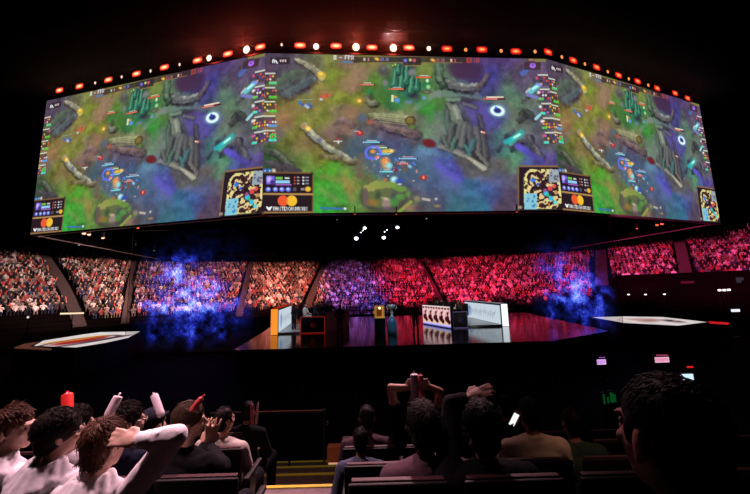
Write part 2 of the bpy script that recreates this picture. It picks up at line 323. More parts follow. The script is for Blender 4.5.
# river edge and hill at the bottom
C.line(362, 156, 360, 176, 1.6, (112, 92, 74), .6, 2.4); C.line(360, 176, 376, 184, 1.5, (112, 92, 74), .6, 2.4)
C.ring(384, 197, 20, 13, 2.6, (70, 62, 60), .7); C.blob(384, 196, 19, 12, (102, 112, 70), .85, 0, .4)
wl_(368, 189, 378, 185, 3.0, (158, 160, 86), .9, 1.4); wl_(378, 185, 394, 185, 2.6, (140, 156, 76), .9, 1.4); wl_(394, 185, 404, 190, 2, (112, 166, 66), .8, 1.4)
wl_(366, 192, 368, 204, 2.2, (104, 88, 88), .9, 1.2); wb_(374, 203, 5, 3.2, (154, 112, 54), .8); wb_(379, 196, 3, 4, (54, 76, 50), .7)
wb_(388, 203, 5.2, 5.4, (160, 132, 126), .9, .3, .5); wb_(386, 199, 3.5, 1.6, (206, 190, 164), .7, .3); wb_(389, 209, 4, 2.2, (104, 80, 104), .7)
wb_(396, 196, 4, 4, (64, 70, 84), .7); wb_(396, 202, 4, 4, (64, 160, 66), .8); wb_(402, 197, 4, 3, (86, 180, 66), .7); wb_(409, 194, 3, 2.4, (96, 176, 66), .7)
C.line(400, 212, 412, 202, 1.1, (150, 176, 66), .8, 1); C.blob(410, 208, 5, 3.4, (160, 124, 92), .7); C.blob(420, 208, 5, 3, (92, 64, 74), .7)
C.line(424, 199, 430, 200, .9, (206, 190, 176), .8, .8); C.blob(437, 199, 1.4, 1.2, (200, 206, 180), .9); C.blob(438, 206, 3, 1.3, (166, 140, 90), .8); C.blob(418, 199, 2.8, 2.8, (166, 160, 96), .6)
C.line(476, 162, 486, 168, 1.2, (190, 186, 164), .6, 1.4)
C.blob(430, 143.5, 7, 4.2, (110, 26, 34), .9, .25, .5)
C.line(322, 208.6, 346, 209.2, .7, (60, 110, 190), .9, .5); C.blob(346, 209, 1.4, 1.2, (240, 240, 220)); 
# units: name + health bar + little figure
def unit(x, y, bar, w=11, fig=None, nm=(225, 225, 225), cyan=False):
    C.rect(x - w * .35, y - 1.9, x + w * .3, y - 1.0, nm, .75); C.rect(x - w / 2 - 1, y - .7, x + w / 2 + 1.2, y + 1.1, (40, 24, 30), .85); C.rect(x - w / 2, y - .5, x + w / 2, y + .9, bar, 1)
    C.blob(x - w / 2 - 1, y + .2, .9, .9, (230, 90, 60) if not cyan else (170, 200, 230))
    if fig: C.blob(fig[0], fig[1], fig[2], fig[3], fig[4], .9)
unit(368.5, 84.5, (240, 130, 110), 12); unit(398, 89, (240, 120, 84), 13); C.rect(392, 95, 394.4, 102, (240, 232, 200), .9); C.blob(398, 100.5, 2.4, 2.4, (90, 150, 235)); C.blob(396, 97, 1.6, 1, (240, 160, 60)); C.blob(409, 102.5, 3.6, 1.6, (120, 120, 170), .8)
unit(425, 77.2, (240, 110, 70), 14); C.blob(427.5, 85, 4.4, 5.2, (40, 130, 70), .9); C.blob(428, 80.8, 1.4, 1.8, (220, 250, 220)); C.blob(429, 87, 2, 2, (160, 230, 150)); C.ring(427, 92, 4, 1.6, .8, (90, 80, 60), .7); C.blob(425, 98, 2, 1.6, (130, 140, 230), .8)
unit(494, 98.8, (240, 130, 120), 16, nm=(245, 235, 210)); C.rect(487, 96.6, 504, 98, (246, 232, 206), .9); C.rect(498, 98.3, 506, 99.9, (90, 20, 30), 1)
C.blob(498, 111, 7, 5.2, (130, 230, 240), .8, .2, 1.2); C.ring(498, 111, 5.6, 4, 1.2, (235, 255, 250), 1, .2); C.blob(498, 110.6, 3.6, 2.4, (54, 50, 120), 1, .2, .4); C.blob(496.5, 108, 1.2, 1.2, (30, 90, 240))
C.rect(297, 99.5, 313, 100.3, (140, 200, 190), .6); 
for x, y, c in [(300, 103, (40, 120, 220)), (303, 105, (50, 90, 200)), (306, 106, (170, 190, 230)), (309, 104, (70, 110, 200)), (311, 106.5, (50, 80, 190)), (308, 107.5, (190, 200, 235)), (321, 97, (200, 80, 70)), (324, 95.5, (220, 90, 60)), (327, 96.5, (210, 70, 60)), (330, 95, (220, 90, 80)), (321.5, 99.5, (190, 210, 220)), (325, 98, (220, 100, 70))]: C.blob(x, y, 1.7, 1.4, c, .9)
C.rect(320, 92, 333, 92.8, (200, 120, 120), .7)
C.blob(363, 118, 3.4, 4, (84, 100, 130), .8); C.blob(371, 122, 3, 2.4, (190, 100, 80), .8); C.blob(360.5, 133.5, 3.6, 2.6, (190, 40, 60), .95); C.blob(360.5, 133, 1.1, 1.1, (255, 130, 110)); C.rect(355, 131, 360, 132, (220, 220, 200), .7)
C.rect(335, 138.6, 342, 139.6, (190, 40, 70), .9); C.rect(334, 141, 343, 142, (235, 225, 235), .85); C.blob(339, 142.5, 1, 1.6, (240, 220, 230)); C.blob(484, 132.5, 2, 1, (255, 160, 120), 1, .4); C.blob(482, 132, .8, .8, (255, 240, 220))
unit(373, 142.3, (130, 215, 245), 15, cyan=True); unit(381, 147.6, (190, 225, 160), 14, nm=(220, 160, 120), cyan=True); unit(385, 154, (120, 215, 245), 11, cyan=True); unit(409.5, 158.5, (140, 200, 240), 16, nm=(235, 170, 200), cyan=True)
C.blob(388, 151.4, 6, 1.9, (236, 190, 60), .95); C.blob(392, 151, 2.4, 1.6, (250, 230, 140), .9); C.ring(374, 153, 7.5, 6.2, 1, (110, 120, 250), .9); C.blob(373.5, 151.8, 2.4, 1.8, (250, 150, 70)); C.blob(378, 157.4, 2, 1.4, (255, 120, 100)); C.blob(370, 158, 4, 1.2, (90, 110, 230), .8)
C.blob(386, 161.5, 4.4, 3.8, (240, 150, 80), .95); C.blob(387.5, 166, 4.2, 3.2, (220, 180, 110), .85); C.blob(390, 166, 3.2, 3, (140, 225, 240), .9); unit(388.5, 171.6, (120, 240, 235), 12, cyan=True)
C.blob(396, 170.5, 2.4, 1.8, (130, 30, 60), .9); C.blob(395, 179.6, 3.4, 2.8, (190, 245, 245), 1); C.blob(400, 181, 4, 2.2, (50, 80, 190), .8); C.blob(386, 180, 2.2, 1.8, (190, 120, 60), .8); C.blob(400.5, 184.5, 2, 1, (210, 230, 240), .8)
unit(404, 163.8, (240, 120, 120), 9); C.blob(410.5, 166.6, 2.2, 1.4, (150, 220, 250), .9, .6); C.blob(405, 169, 4.2, 3.2, (110, 90, 80), .7); C.blob(397, 160, 1.8, 1.8, (90, 130, 220), .9); C.line(414, 163, 416, 165, .6, (80, 130, 240), .9)
C.rect(419, 175.4, 430, 176, (120, 130, 200), .6); C.blob(424.4, 177.6, 3.6, 2.4, (190, 40, 36), .95); C.blob(424.4, 177.6, 1, 1.5, (255, 160, 130)); C.blob(417.5, 171.5, .8, 1.8, (220, 150, 130), .9); C.blob(414.5, 181, 1.4, .8, (190, 170, 160), .8)
for k in range(46):   # scattered sparkle around the fight
    x, y = random.gauss(390, 10), random.gauss(164, 8)
    C.blob(x, y, random.uniform(.4, 1.0), random.uniform(.4, .9), random.choice([(120, 210, 250), (240, 160, 90), (250, 240, 210), (80, 110, 230), (210, 70, 80)]), .75)
# top bar
C.rect(354, 56.2, 471, 62.8, (58, 44, 46), .72); 
for q in [(354, 56.2, 471, 56.9), (360, 62.2, 402, 62.9), (424, 62.4, 463, 63.1)]: C.rect(*q, (150, 120, 74), .8)
C.line(402, 62.6, 406, 65.5, .4, (150, 120, 74), .8); C.line(406, 65.5, 420, 65.8, .4, (150, 120, 74), .8); C.line(420, 65.8, 425, 62.6, .4, (150, 120, 74), .8); C.rect(404, 57, 422, 65.2, (52, 40, 48), .85)
C.text(334, 55.2, '0 - FPX', 4.2, (235, 235, 240), .95); C.line(343, 61.5, 352, 62.4, .8, (90, 130, 180), .8)
C.rect(364, 57.8, 366, 60.8, (230, 200, 190), .9); C.text(368, 57.6, '1', 3.2, (220, 150, 170)); C.blob(377.5, 59, 2.4, 1.4, (250, 190, 80), 1, .4); C.text(381, 57.6, '14.3K', 3.4, (150, 150, 220), .9, .5, .42)
C.blob(406, 60.6, 1.8, 1.8, (120, 120, 230)); C.blob(411, 60, 1.4, 1.4, (210, 230, 120)); C.blob(415, 60.5, 1.6, 1.6, (230, 80, 120))
C.blob(433.5, 60.2, 2.4, 1.4, (250, 180, 80), 1, .4); C.text(437, 58.8, '13.5K', 3.4, (220, 110, 120), .9, .5, .42); C.rect(451, 59, 453, 62, (250, 200, 170), .9); C.text(455, 59, '1', 3.2, (230, 100, 80))
C.rect(467, 57.6, 472.5, 63, (170, 66, 60), .9); C.rect(468.6, 59, 471, 61.6, (110, 50, 60), .9); C.rect(475, 58, 476, 63, (180, 70, 60), .8); C.text(477, 58.2, '0', 4.4, (190, 70, 60), .9)
for k in range(16): C.rect(385 + k * 3.2, 63.6, 386.2 + k * 3.2, 64.4, (150, 130, 60), random.random() * .7)
# top-left plate and top-right badge
C.rect(270, 57.4, 290, 64.2, (44, 34, 44), .75); C.text(272, 58.6, 'A', 4.4, (240, 240, 245)); C.line(275.6, 60.5, 277, 63, .4, (240, 240, 245)); [C.rect(q, 59.4, q + 1.6, 61.8, (235, 200, 205), .9) for q in (279.6, 282, 284.4)]
C.rect(524.5, 62.5, 541, 70, (64, 40, 44), .75); C.ring(533, 66, 2.2, 1.8, .7, (170, 80, 250), 1); C.rect(530.6, 63.6, 531.8, 65.6, (170, 80, 250)); C.rect(534.4, 63.6, 535.6, 65.6, (170, 80, 250)); C.rect(531, 66, 535.2, 67, (190, 110, 255)); C.rect(529, 58.6, 534, 61, (176, 140, 60), .8); C.rect(535, 58.6, 546, 62, (150, 150, 60), .7)
# player cards left and right
IC = [(250, 200, 60), (240, 240, 240), (235, 80, 60), (250, 170, 50), (190, 90, 240), (60, 50, 70), (110, 60, 60), (255, 230, 110), (90, 60, 150), (240, 120, 110), (60, 40, 44), (220, 60, 130)]
for side in (0, 1):
    for k, yy in enumerate((73.5, 87.8, 102, 116.5, 131)):
        if side == 0: x0, x1 = 258, 277.2; y = yy
        else: x0, x1 = 537.6 + k * 1.7, 566; y = yy + 1.8
        C.rect(x0, y + .6, x1 - 1.5, y + 10.6, (66, 40, 60), .5, 1.5); C.rect(x0 + .5, y - .8, x1 - 2, y + .7, (225, 230, 205), .85)
        rr = random.Random(side * 10 + k + 3)
        xx = x0
        while xx < x1 - 1.5:
            for q in range(3):
                if rr.random() < .72: C.blob(xx + 1.3, y + 2.8 + q * 3, 1.0, 1.1, rr.choice(IC), .95, 0, .6)
            xx += 2.7
        C.rect(x1 - 8.5, y + 8.2, x1 - .5, y + 10.8, rr.choice([(80, 220, 220), (90, 230, 60), (90, 160, 230), (90, 230, 140), (60, 150, 220)]), .95)
        if side: C.rect(x0 - .5, y + 8.4, x0 + 4.6, y + 10.8, rr.choice([(80, 240, 200), (90, 230, 90), (150, 150, 250)]), .9); C.blob(x0 - .4, y + 3, 1.5, 1.5, rr.choice([(245, 245, 245), (235, 70, 60), (230, 60, 140)]), .9)
C.ring(273, 137, 2.4, 2.4, .9, (60, 235, 90), 1); C.ring(561, 141, 2.0, 2.4, .8, (60, 235, 90), 1)
# minimap
C.line(519.5, 212, 518, 169, .6, (130, 98, 62), .9); C.line(518, 169, 521.5, 166, .6, (130, 98, 62)); C.line(521.5, 166, 566, 166.4, .6, (140, 104, 66))
mm = np.clip((C.X - 519.2) * 2, 0, 1) * np.clip((C.Y - 166.8) * 2, 0, 1); C.mix(mm * .95, (40, 24, 36))
ins = np.clip((C.X - 524) * 2, 0, 1) * np.clip((C.Y - 168.8) * 2, 0, 1) * np.clip((208.6 - C.Y) * 2, 0, 1) * np.clip((561.5 - C.X) * 2, 0, 1)
cr = np.clip((np.abs(C.X - 542.7) + np.abs(C.Y - 188.7) * .93 < 31).astype(float), 0, 1); ins = ins * cr
lane = (C.noise(3.0, 31, 2) > .52).astype(float); C.mix(ins * lane * .95, (238, 214, 150))
edge = ((np.abs(C.X - 542.7) > 15.8) | (np.abs(C.Y - 188.7) > 16.8)).astype(float); C.mix(ins * edge * (C.noise(3, 33, 2) > .36), (232, 222, 140))
C.mix(ins * (C.noise(2.4, 35, 2) > .58), (70, 36, 44))
C.rect(524.6, 193, 537, 209, (140, 206, 224), .95); C.rect(549, 169.4, 561, 182, (156, 172, 186), .95)
for k in range(10): C.blob(random.uniform(526, 536), random.uniform(195, 207), 1, 1, (60, 130, 190), .9); C.blob(random.uniform(550, 560), random.uniform(171, 181), .9, .9, random.choice([(70, 80, 100), (200, 60, 80)]), .9)
for x, y, c, r in [(533, 180, (50, 130, 240), 2.2), (538, 184, (40, 90, 220), 1.5), (546, 193, (60, 200, 230), 2.6), (551, 198, (50, 190, 230), 2.4), (555, 202, (90, 220, 220), 2), (545, 190, (160, 60, 160), 1.8), (550, 188, (220, 70, 80), 2.4), (554, 186, (230, 90, 80), 2), (548, 195, (50, 210, 110), 1.4), (541, 176, (60, 30, 40), 3), (556, 192, (200, 150, 90), 2), (530, 187, (240, 220, 150), 1.8), (542, 205, (60, 30, 40), 2.6), (537, 173, (60, 30, 40), 2), (549, 204, (230, 120, 60), 1.2)]: C.blob(x, y, r, r, c, .95, 0, .5)
C.blob(520.5, 207, 2, 1.6, (176, 160, 130), .9)
# lower-left plate with the sponsor box
C.rect(260, 173, 313.5, 213.5, (40, 22, 34), .96); C.line(262, 173.2, 311, 173.4, .5, (130, 96, 60), .9); C.line(313.6, 176, 313.4, 213, .5, (120, 90, 60), .9)
C.line(264, 194.6, 313.4, 194.8, .7, (180, 140, 84), 1); C.line(262, 213.2, 313.4, 212.8, .7, (150, 110, 70), 1)
C.rect(266.5, 176.5, 275, 185, (120, 90, 220)); C.blob(269.5, 180, 2.4, 3, (200, 180, 255)); C.blob(272.5, 183, 2, 2.4, (70, 40, 130)); C.rect(276, 177.4, 283, 180.2, (110, 210, 80)); C.rect(285, 177.8, 290, 179.6, (230, 230, 230), .9)
C.rect(276, 181, 290.4, 184, (150, 205, 245)); C.rect(276, 184.6, 292, 186, (170, 80, 210))
for j in range(3):
    C.rect(294.5, 177.2 + j * 3.1, 296, 178.8 + j * 3.1, (220, 90, 70)); C.rect(297.5, 177.2 + j * 3.1, 299.8, 178.6 + j * 3.1, (200, 190, 190), .8)
    C.rect(303, 177.2 + j * 3.1, 304.8, 178.8 + j * 3.1, (230, 230, 235)); C.rect(306, 177.2 + j * 3.1, 309.5, 178.6 + j * 3.1, (190, 190, 210), .7)
for x in (268.5, 275.8, 282.4, 288.8): C.blob(x, 190, 2.7, 2.4, (100, 120, 235), 1, 0, .4); C.blob(x + random.uniform(-.8, .8), 189.6, 1.2, 1, (225, 230, 255), .95)
C.rect(293.6, 188, 297, 191.6, (90, 80, 100)); C.rect(301.4, 188.6, 305, 190.8, (170, 160, 170), .8); C.blob(308.6, 189.6, 3, 2.6, (240, 190, 60), 1, 0, .4)
for x, c in [(265, (60, 90, 230)), (269.5, (50, 120, 220)), (274, (220, 190, 180))]: C.blob(x, 171, 2, 1.8, c, .9); C.blob(x + .4, 171.4, .7, .7, (240, 240, 255), .9)
C.blob(283.5, 201.4, 5.4, 5.4, (236, 92, 52), 1, 0, .12); C.blob(292.3, 201.4, 5.4, 5.4, (247, 190, 56), 1, 0, .12)
_m = np.clip((5.6 - np.hypot(C.X - 283.5, C.Y - 201.4)) * 2, 0, 1) * np.clip((5.6 - np.hypot(C.X - 292.3, C.Y - 201.4)) * 2, 0, 1); C.mix(_m, (245, 140, 50))
C.blob(269.6, 209.6, 1.9, 1.4, (245, 245, 245), 1, .2, .3); C.line(267.4, 207.8, 269.4, 210.4, .7, (245, 245, 245), 1, .3); C.line(270, 208.6, 272, 207.8, .6, (245, 245, 245), 1, .3)
C.text(273.4, 207.4, '@MASTERCARDNEXUS', 3.7, (245, 245, 245), 1, .6, .44)
FEED = np.clip(C.a, 0, 1)
_p = np.clip(np.minimum(FEED[..., 0], FEED[..., 2]) - FEED[..., 1], 0, 1); FEED[..., 1] += _p * .25; FEED[..., 2] -= _p * .1; _g = np.clip(FEED[..., 1] - np.maximum(FEED[..., 0], FEED[..., 2]), 0, 1); FEED[..., 1] -= _g * .18; FEED = np.clip(FEED, 0, 1)
# ================================================================== hanging screen rig
H, T = EYE + 4.6, EYE + 15.08
PA, PB, PC, PD = Vector((-25.08, 22.17, 0)), Vector((-6.65, 17.93, 0)), Vector((11.93, 19.13, 0)), Vector((28.48, 25.13, 0))
PE, PF = Vector((26.0, 41, 0)), Vector((-28.4, 40.5, 0))
PICM = picmat('led_picture_glow', 1.0)
feed_me = {}
NMS = ['left', 'centre', 'right']
for k, (a, b) in enumerate(((PA, PB), (PB, PC), (PC, PD))):
    d = (b - a); L = d.length; d.normalize(); nrm = Vector((d.y, -d.x, 0))
    root = empty('led_screen', a + Vector((0, 0, H)), math.atan2(d.y, d.x))
    tag(root, ['giant LED screen hung at an angle on the left, its corner over the left crowd', 'giant LED screen facing straight out over the stage, between the two angled ones',
               'giant LED screen hung at an angle on the right, next to the pink crowd'][k], 'screen', 'giant screens of the hanging rig')
    hh = T - H
    me = grid_mesh('picture', FEED, ((0, 0, hh), (L, 0, hh), (0, 0, 0), (L, 0, 0))) if k == 0 else feed_me['m'].copy()
    if k == 0: feed_me['m'] = me; feed_me['L'] = L
    else:
        co = np.zeros(len(me.vertices) * 3, np.float32); me.vertices.foreach_get('co', co); co = co.reshape(-1, 3); co[:, 0] *= L / feed_me['L']; me.vertices.foreach_set('co', co.reshape(-1)); me.update()
    o = link('picture', me, PICM, root); tag(o, kind='thing')
    bm = BM(); box(bm, (L / 2, .22, hh / 2), (L - .02, .4, hh)); obj('cabinet', bm, BLACK, root)
    for z_ in (-.07, hh + .06): bm = BM(); box(bm, (L / 2, .1, z_), (L, .3, .1)); obj('rim', bm, mat('screen_rim', (.03, .028, .03), .4, .4), root)
# rig hull: roof, back walls, underside
hullm = mat('rig_drape', (.0012, .001, .0014), 1, spec=0)
hang = empty('screen_rig', (0, 30, H)); tag(hang, 'black hanging rig housing that carries the giant screens over the stage', 'rig')
def hull(name, pts, z0, z1, m=hullm, par=hang):
    bm = BM(); prism(bm, [(p[0], p[1] - 30) for p in pts], z0 - H, z1 - H); return obj(name, bm, m, par)
ins = [PA + Vector((.6, .6, 0)), PB + Vector((0, .6, 0)), PC + Vector((0, .6, 0)), PD + Vector((-.6, .6, 0)), PE, PF]
hull('underside', ins, H + .45, H + .6)
def wallseg(name, a, b, z0, z1, t=.2, m=hullm):
    d = (b - a).normalized(); n = Vector((d.y, -d.x, 0)) * t
    return hull(name, [a, b, b - n, a - n], z0, z1, m)
for a, b in ((PD, PE), (PE, PF), (PF, PA)): wallseg('drape', a, b, H + .05, T - .5)
rimm = mat('rig_edge_metal', (.10, .085, .09), .6, .3)
for a, b in ((PD, PE), (PE, PF), (PF, PA)): wallseg('edge_rail', a, b, H - .06, H + .03, .1, hullm if a is PE else rimm)
# truss over the screens
trm = mat('truss_metal', (.05, .045, .05), .4, .7)
for k, (a, b) in enumerate(((PA, PB), (PB, PC), (PC, PD))):
    L = (b - a).length; d = (b - a).normalized()
    root = empty('lighting_truss', a + Vector((0, 0, T)), math.atan2(d.y, d.x)); tag(root, 'dark lighting truss running along the top of the %s giant screen' % NMS[k], 'truss', 'trusses above the giant screens')
    bm = BM()
    for y, z in ((.1, .75), (.1, 1.15), (.5, .75), (.5, 1.15)): cyl(bm, (0, y, z), (L, y, z), .03, n=6)
    obj('chord', bm, trm, root)
    bm = BM(); n = int(L / .8)
    for i in range(n):
        x0, x1 = L * i / n, L * (i + 1) / n
        for y in (.1, .5): cyl(bm, (x0, y, .75 if i % 2 else 1.15), (x1, y, 1.15 if i % 2 else .75), .014, n=5)
        cyl(bm, (x0, .1, .75), (x0, .5, .75), .014, n=5); cyl(bm, (x0, .1, 1.15), (x0, .5, 1.15), .014, n=5)
    obj('lacing', bm, trm, root)
    for i in range(5): bm = BM(); cyl(bm, (L * (i + .5) / 5, .3, .1), (L * (i + .5) / 5, .3, 8), .02, n=5); obj('hanging_cable', bm, trm, root)

# lamps: (px, py, kind, power) -> placed on the front of the truss, on each panel's own plane
def lampmat(name, core, rim, s_core, s_halo, rad):  # lamp halo is put into the lens colour, hot core to red edge
    m = bpy.data.materials.new(name); m.use_nodes = True; nt = m.node_tree; nt.nodes.clear()
    tc = nt.nodes.new('ShaderNodeTexCoord'); ln = nt.nodes.new('ShaderNodeVectorMath'); ln.operation = 'LENGTH'
    mp = nt.nodes.new('ShaderNodeMapping'); mp.inputs['Scale'].default_value = (1 / rad[0], 0, 1 / rad[1]); nt.links.new(tc.outputs['Object'], mp.inputs[0]); nt.links.new(mp.outputs[0], ln.inputs[0])
    r = nt.nodes.new('ShaderNodeValToRGB'); r.color_ramp.elements[0].position = .3; r.color_ramp.elements[1].position = 1.0
    r.color_ramp.elements[0].color = (*[c * s_core for c in core], 1); r.color_ramp.elements[1].color = (*[c * s_halo for c in rim], 1)
    e = nt.nodes.new('ShaderNodeEmission'); nt.links.new(ln.outputs['Value'], r.inputs[0]); nt.links.new(r.outputs[0], e.inputs[0]); e.inputs[1].default_value = 1
    o = nt.nodes.new('ShaderNodeOutputMaterial'); nt.links.new(e.outputs[0], o.inputs[0]); return m
LM = {0: lampmat('blinder_led_warm', (1.0, .46, .22), (1.0, .05, .02), 2.4, 1.3, (.33, .15)), 2: lampmat('blinder_led_red', (1, .26, .08), (1, .008, .006), 2.0, 1.0, (.28, .14))}
STRIP = emis('blinder_strip_red', (1, .025, .012), .8)
RND = {'w': lampmat('spot_lens_hot', (1, .72, .45), (1, .14, .05), 6, 1.6, (.24, .26)), 's': emis('spot_lens_pale', (1, .62, .48), 1.3), 'o': emis('spot_lens_amber', (1, .3, .08), 1.2)}
lamps = [(59, 90, 'r'), (79, 86, 'r'), (94.5, 82.5, 's'), (108, 79.5, 'r'), (121, 76.5, 's'), (136, 73.5, 'r'), (150, 70.5, 's'), (164, 67, 'r'), (179, 64, 's'), (197, 60, 'r'), (208.5, 57.5, 'w'), (227.5, 53.5, 'r'), (246, 49, 'W'), (260, 46.5, 'r'),
 (281.5, 44, 's'), (300, 45, 'r'), (316, 46, 'w'), (336, 45.5, 'r'), (356, 46.5, 'W'), (372, 47, 'r'), (393.5, 47.3, 'W'), (409, 47.3, 'r'), (429, 48, 'w2'), (447, 48.4, 'r'), (466, 49.2, 'o'), (482, 49.2, 'r'), (501.5, 50.3, 'o'), (516, 51, 'r'), (535.5, 51, 'o'),
 (548.5, 51.7, 'r'), (562.5, 56.5, 'o'), (573.5, 60, 'r'), (585.5, 63.5, 'o'), (597, 67, 'r'), (608.5, 71.3, 'o'), (619, 75, 'r'), (629.5, 78.5, 'o'), (638, 81, 'r'), (649, 84.8, 'o'), (657.5, 88, 'r'), (675.5, 93, 'r'), (688, 98, 'r')]
ordn = ['first', 'second', 'third', 'fourth', 'fifth', 'sixth', 'seventh', 'eighth', 'ninth', 'tenth', 'eleventh', 'twelfth', 'thirteenth', 'fourteenth', 'fifteenth', 'sixteenth']
protoL = {}
cnt = {}
HOT = []
def make_blinder(panel):
    root = empty('blinder_lamp')
    bm = BM(); box(bm, (0, .14, 0), (.74, .2, .46), bev=.02); obj('housing', bm, BLACK, root)
    bm = BM(); box(bm, (0, .03, 0), (.70, .03, .27), bev=.008); obj('lens', bm, LM[panel], root)
    for s in (-1, 1):
        bm = BM(); box(bm, (0, .03, s * .185), (.54, .03, .05), bev=.006); obj('led_strip', bm, STRIP, root)
    bm = BM(); box(bm, (-.41, .16, .05), (.03, .06, .5)); box(bm, (.41, .16, .05), (.03, .06, .5)); box(bm, (0, .16, .32), (.86, .06, .04)); cyl(bm, (0, .16, .32), (0, .16, .5), .03, n=8); obj('yoke', bm, BLACK, root)
    return root
def make_spot(kind):
    root = empty('spot_lamp'); r = {'w': .2, 's': .13, 'o': .12}[kind]
    bm = BM(); cyl(bm, (0, .06, 0), (0, .42, 0), r * 1.15, r * .8, 16); obj('housing', bm, BLACK, root)
    bm = BM(); ell(bm, (0, .05, 0), (r * .88, .05, r * 1.1), n=16, m=8); obj('lens', bm, RND[kind], root, True)
    bm = BM(); box(bm, (-r * 1.25, .2, .12), (.02, .05, .35)); box(bm, (r * 1.25, .2, .12), (.02, .05, .35)); box(bm, (0, .2, .3), (r * 2.5, .05, .03)); cyl(bm, (0, .2, .3), (0, .2, .48), .025, n=8); obj('yoke', bm, BLACK, root)
    return root
def copy_tree(o, parent=None):
    c = o.copy(); COL.objects.link(c); c.parent = parent
    for ch in list(o.children): copy_tree(ch, c)
    return c
for i, (px, py, kd) in enumerate(lamps):
    pi = 0 if i < 14 else (1 if i < 29 else 2)
    a, b = ((PA, PB), (PB, PC), (PC, PD))[pi]; d = (b - a).normalized(); nrm = Vector((d.y, -d.x, 0)); a2 = a + nrm * .15
    r = ray(px, py); k = a2.dot(nrm) / r.dot(nrm); p = Vector((r.x * k, r.y * k, EYE + r.z * k))
    if kd == 'r': key = ('r', 0 if pi == 0 or px < 420 else 2 if px > 440 else 0)
    elif kd in ('s', 'o'): key = kd
    else: key = 'w'
    if key not in protoL: protoL[key] = o = make_blinder(key[1]) if isinstance(key, tuple) else make_spot(key)
    else: o = copy_tree(protoL[key])
    if kd in ('w', 'W'): HOT.append((p.copy(), 95 if kd == 'W' else 50))
    o.location = p; o.rotation_euler = (0, 0, math.atan2(d.y, d.x))
    isb = isinstance(key, tuple); kk = (pi, isb); cnt[kk] = cnt.get(kk, 0) + 1
    if kd == 'W': o.scale = (1.25, 1, 1.25)
    if kd == 's' and pi == 0 and px < 130: o.scale = (.6, 1, .8)
    if kd == 'w2': o.scale = (.75, 1, .75)
    nm = 'rectangular red blinder lamp' if isb else 'small round spot lamp'
    tag(o, '%s above the %s screen, %s of its kind from the left' % (nm, NMS[pi], ordn[cnt[kk] - 1]), 'lamp', ('blinder lamps' if isb else 'round spot lamps') + ' along the top of the screens')
# bright moving heads under the rig
mh = None
def make_head():
    root = empty('moving_head_lamp')
    bm = BM(); box(bm, (0, 0, .34), (.4, .3, .14), bev=.02); obj('base', bm, BLACK, root)
    bm = BM(); box(bm, (-.2, 0, .12), (.05, .16, .4), bev=.01); box(bm, (.2, 0, .12), (.05, .16, .4), bev=.01); obj('yoke', bm, BLACK, root)
    bm = BM(); cyl(bm, (0, .22, .12), (0, -.2, -.06), .13, .16, 16); obj('head', bm, BLACK, root)
    bm = BM(); ell(bm, (0, -.21, -.065), (.15, .06, .13), n=16); obj('lens', bm, emis('cool_white_lens', (.75, .85, 1), 6), root, True)
    return root
for i, (px, py, s) in enumerate([(356.5, 238, 1.25), (383.7, 237.2, 1.15), (364.8, 227.8, .85), (397.3, 227.1, .9), (361, 232.4, .3), (362.9, 230.6, .3), (384.6, 231.8, .35), (387, 229.8, .3)]):
    z = H + .1; p = at_z(px, py, z)
    if mh is None: mh = o = make_head()
    else: o = copy_tree(mh)
    o.location = p; o.scale = (s * .95,) * 3; o.location.z = z
    bm = None
    tag(o, ['brightest cool white lamp under the rig, lower left of the four', 'bright cool white lamp under the rig, lower right of the four', 'cool white lamp under the rig, upper left of the four', 'cool white lamp under the rig, upper right of the four',
            'tiny white lamp under the rig, nearer the lower left big lamp', 'tiny white lamp under the rig, nearer the upper left big lamp', 'tiny white lamp just above the lower right big lamp', 'tiny white lamp between the two right big lamps'][i], 'lamp', 'white lamps under the rig')
tr = empty('lamp_bar', (0, 0, H)); tag(tr, 'black bars under the rig that carry the cool white lamps', 'truss')
bm = BM(); box(bm, (0, 27.7, .5), (5.5, .12, .1)); box(bm, (.5, 23.1, .5), (5.5, .12, .1)); box(bm, (0, 25.5, .5), (5.5, .1, .08)); obj('bar', bm, BLACK, tr)
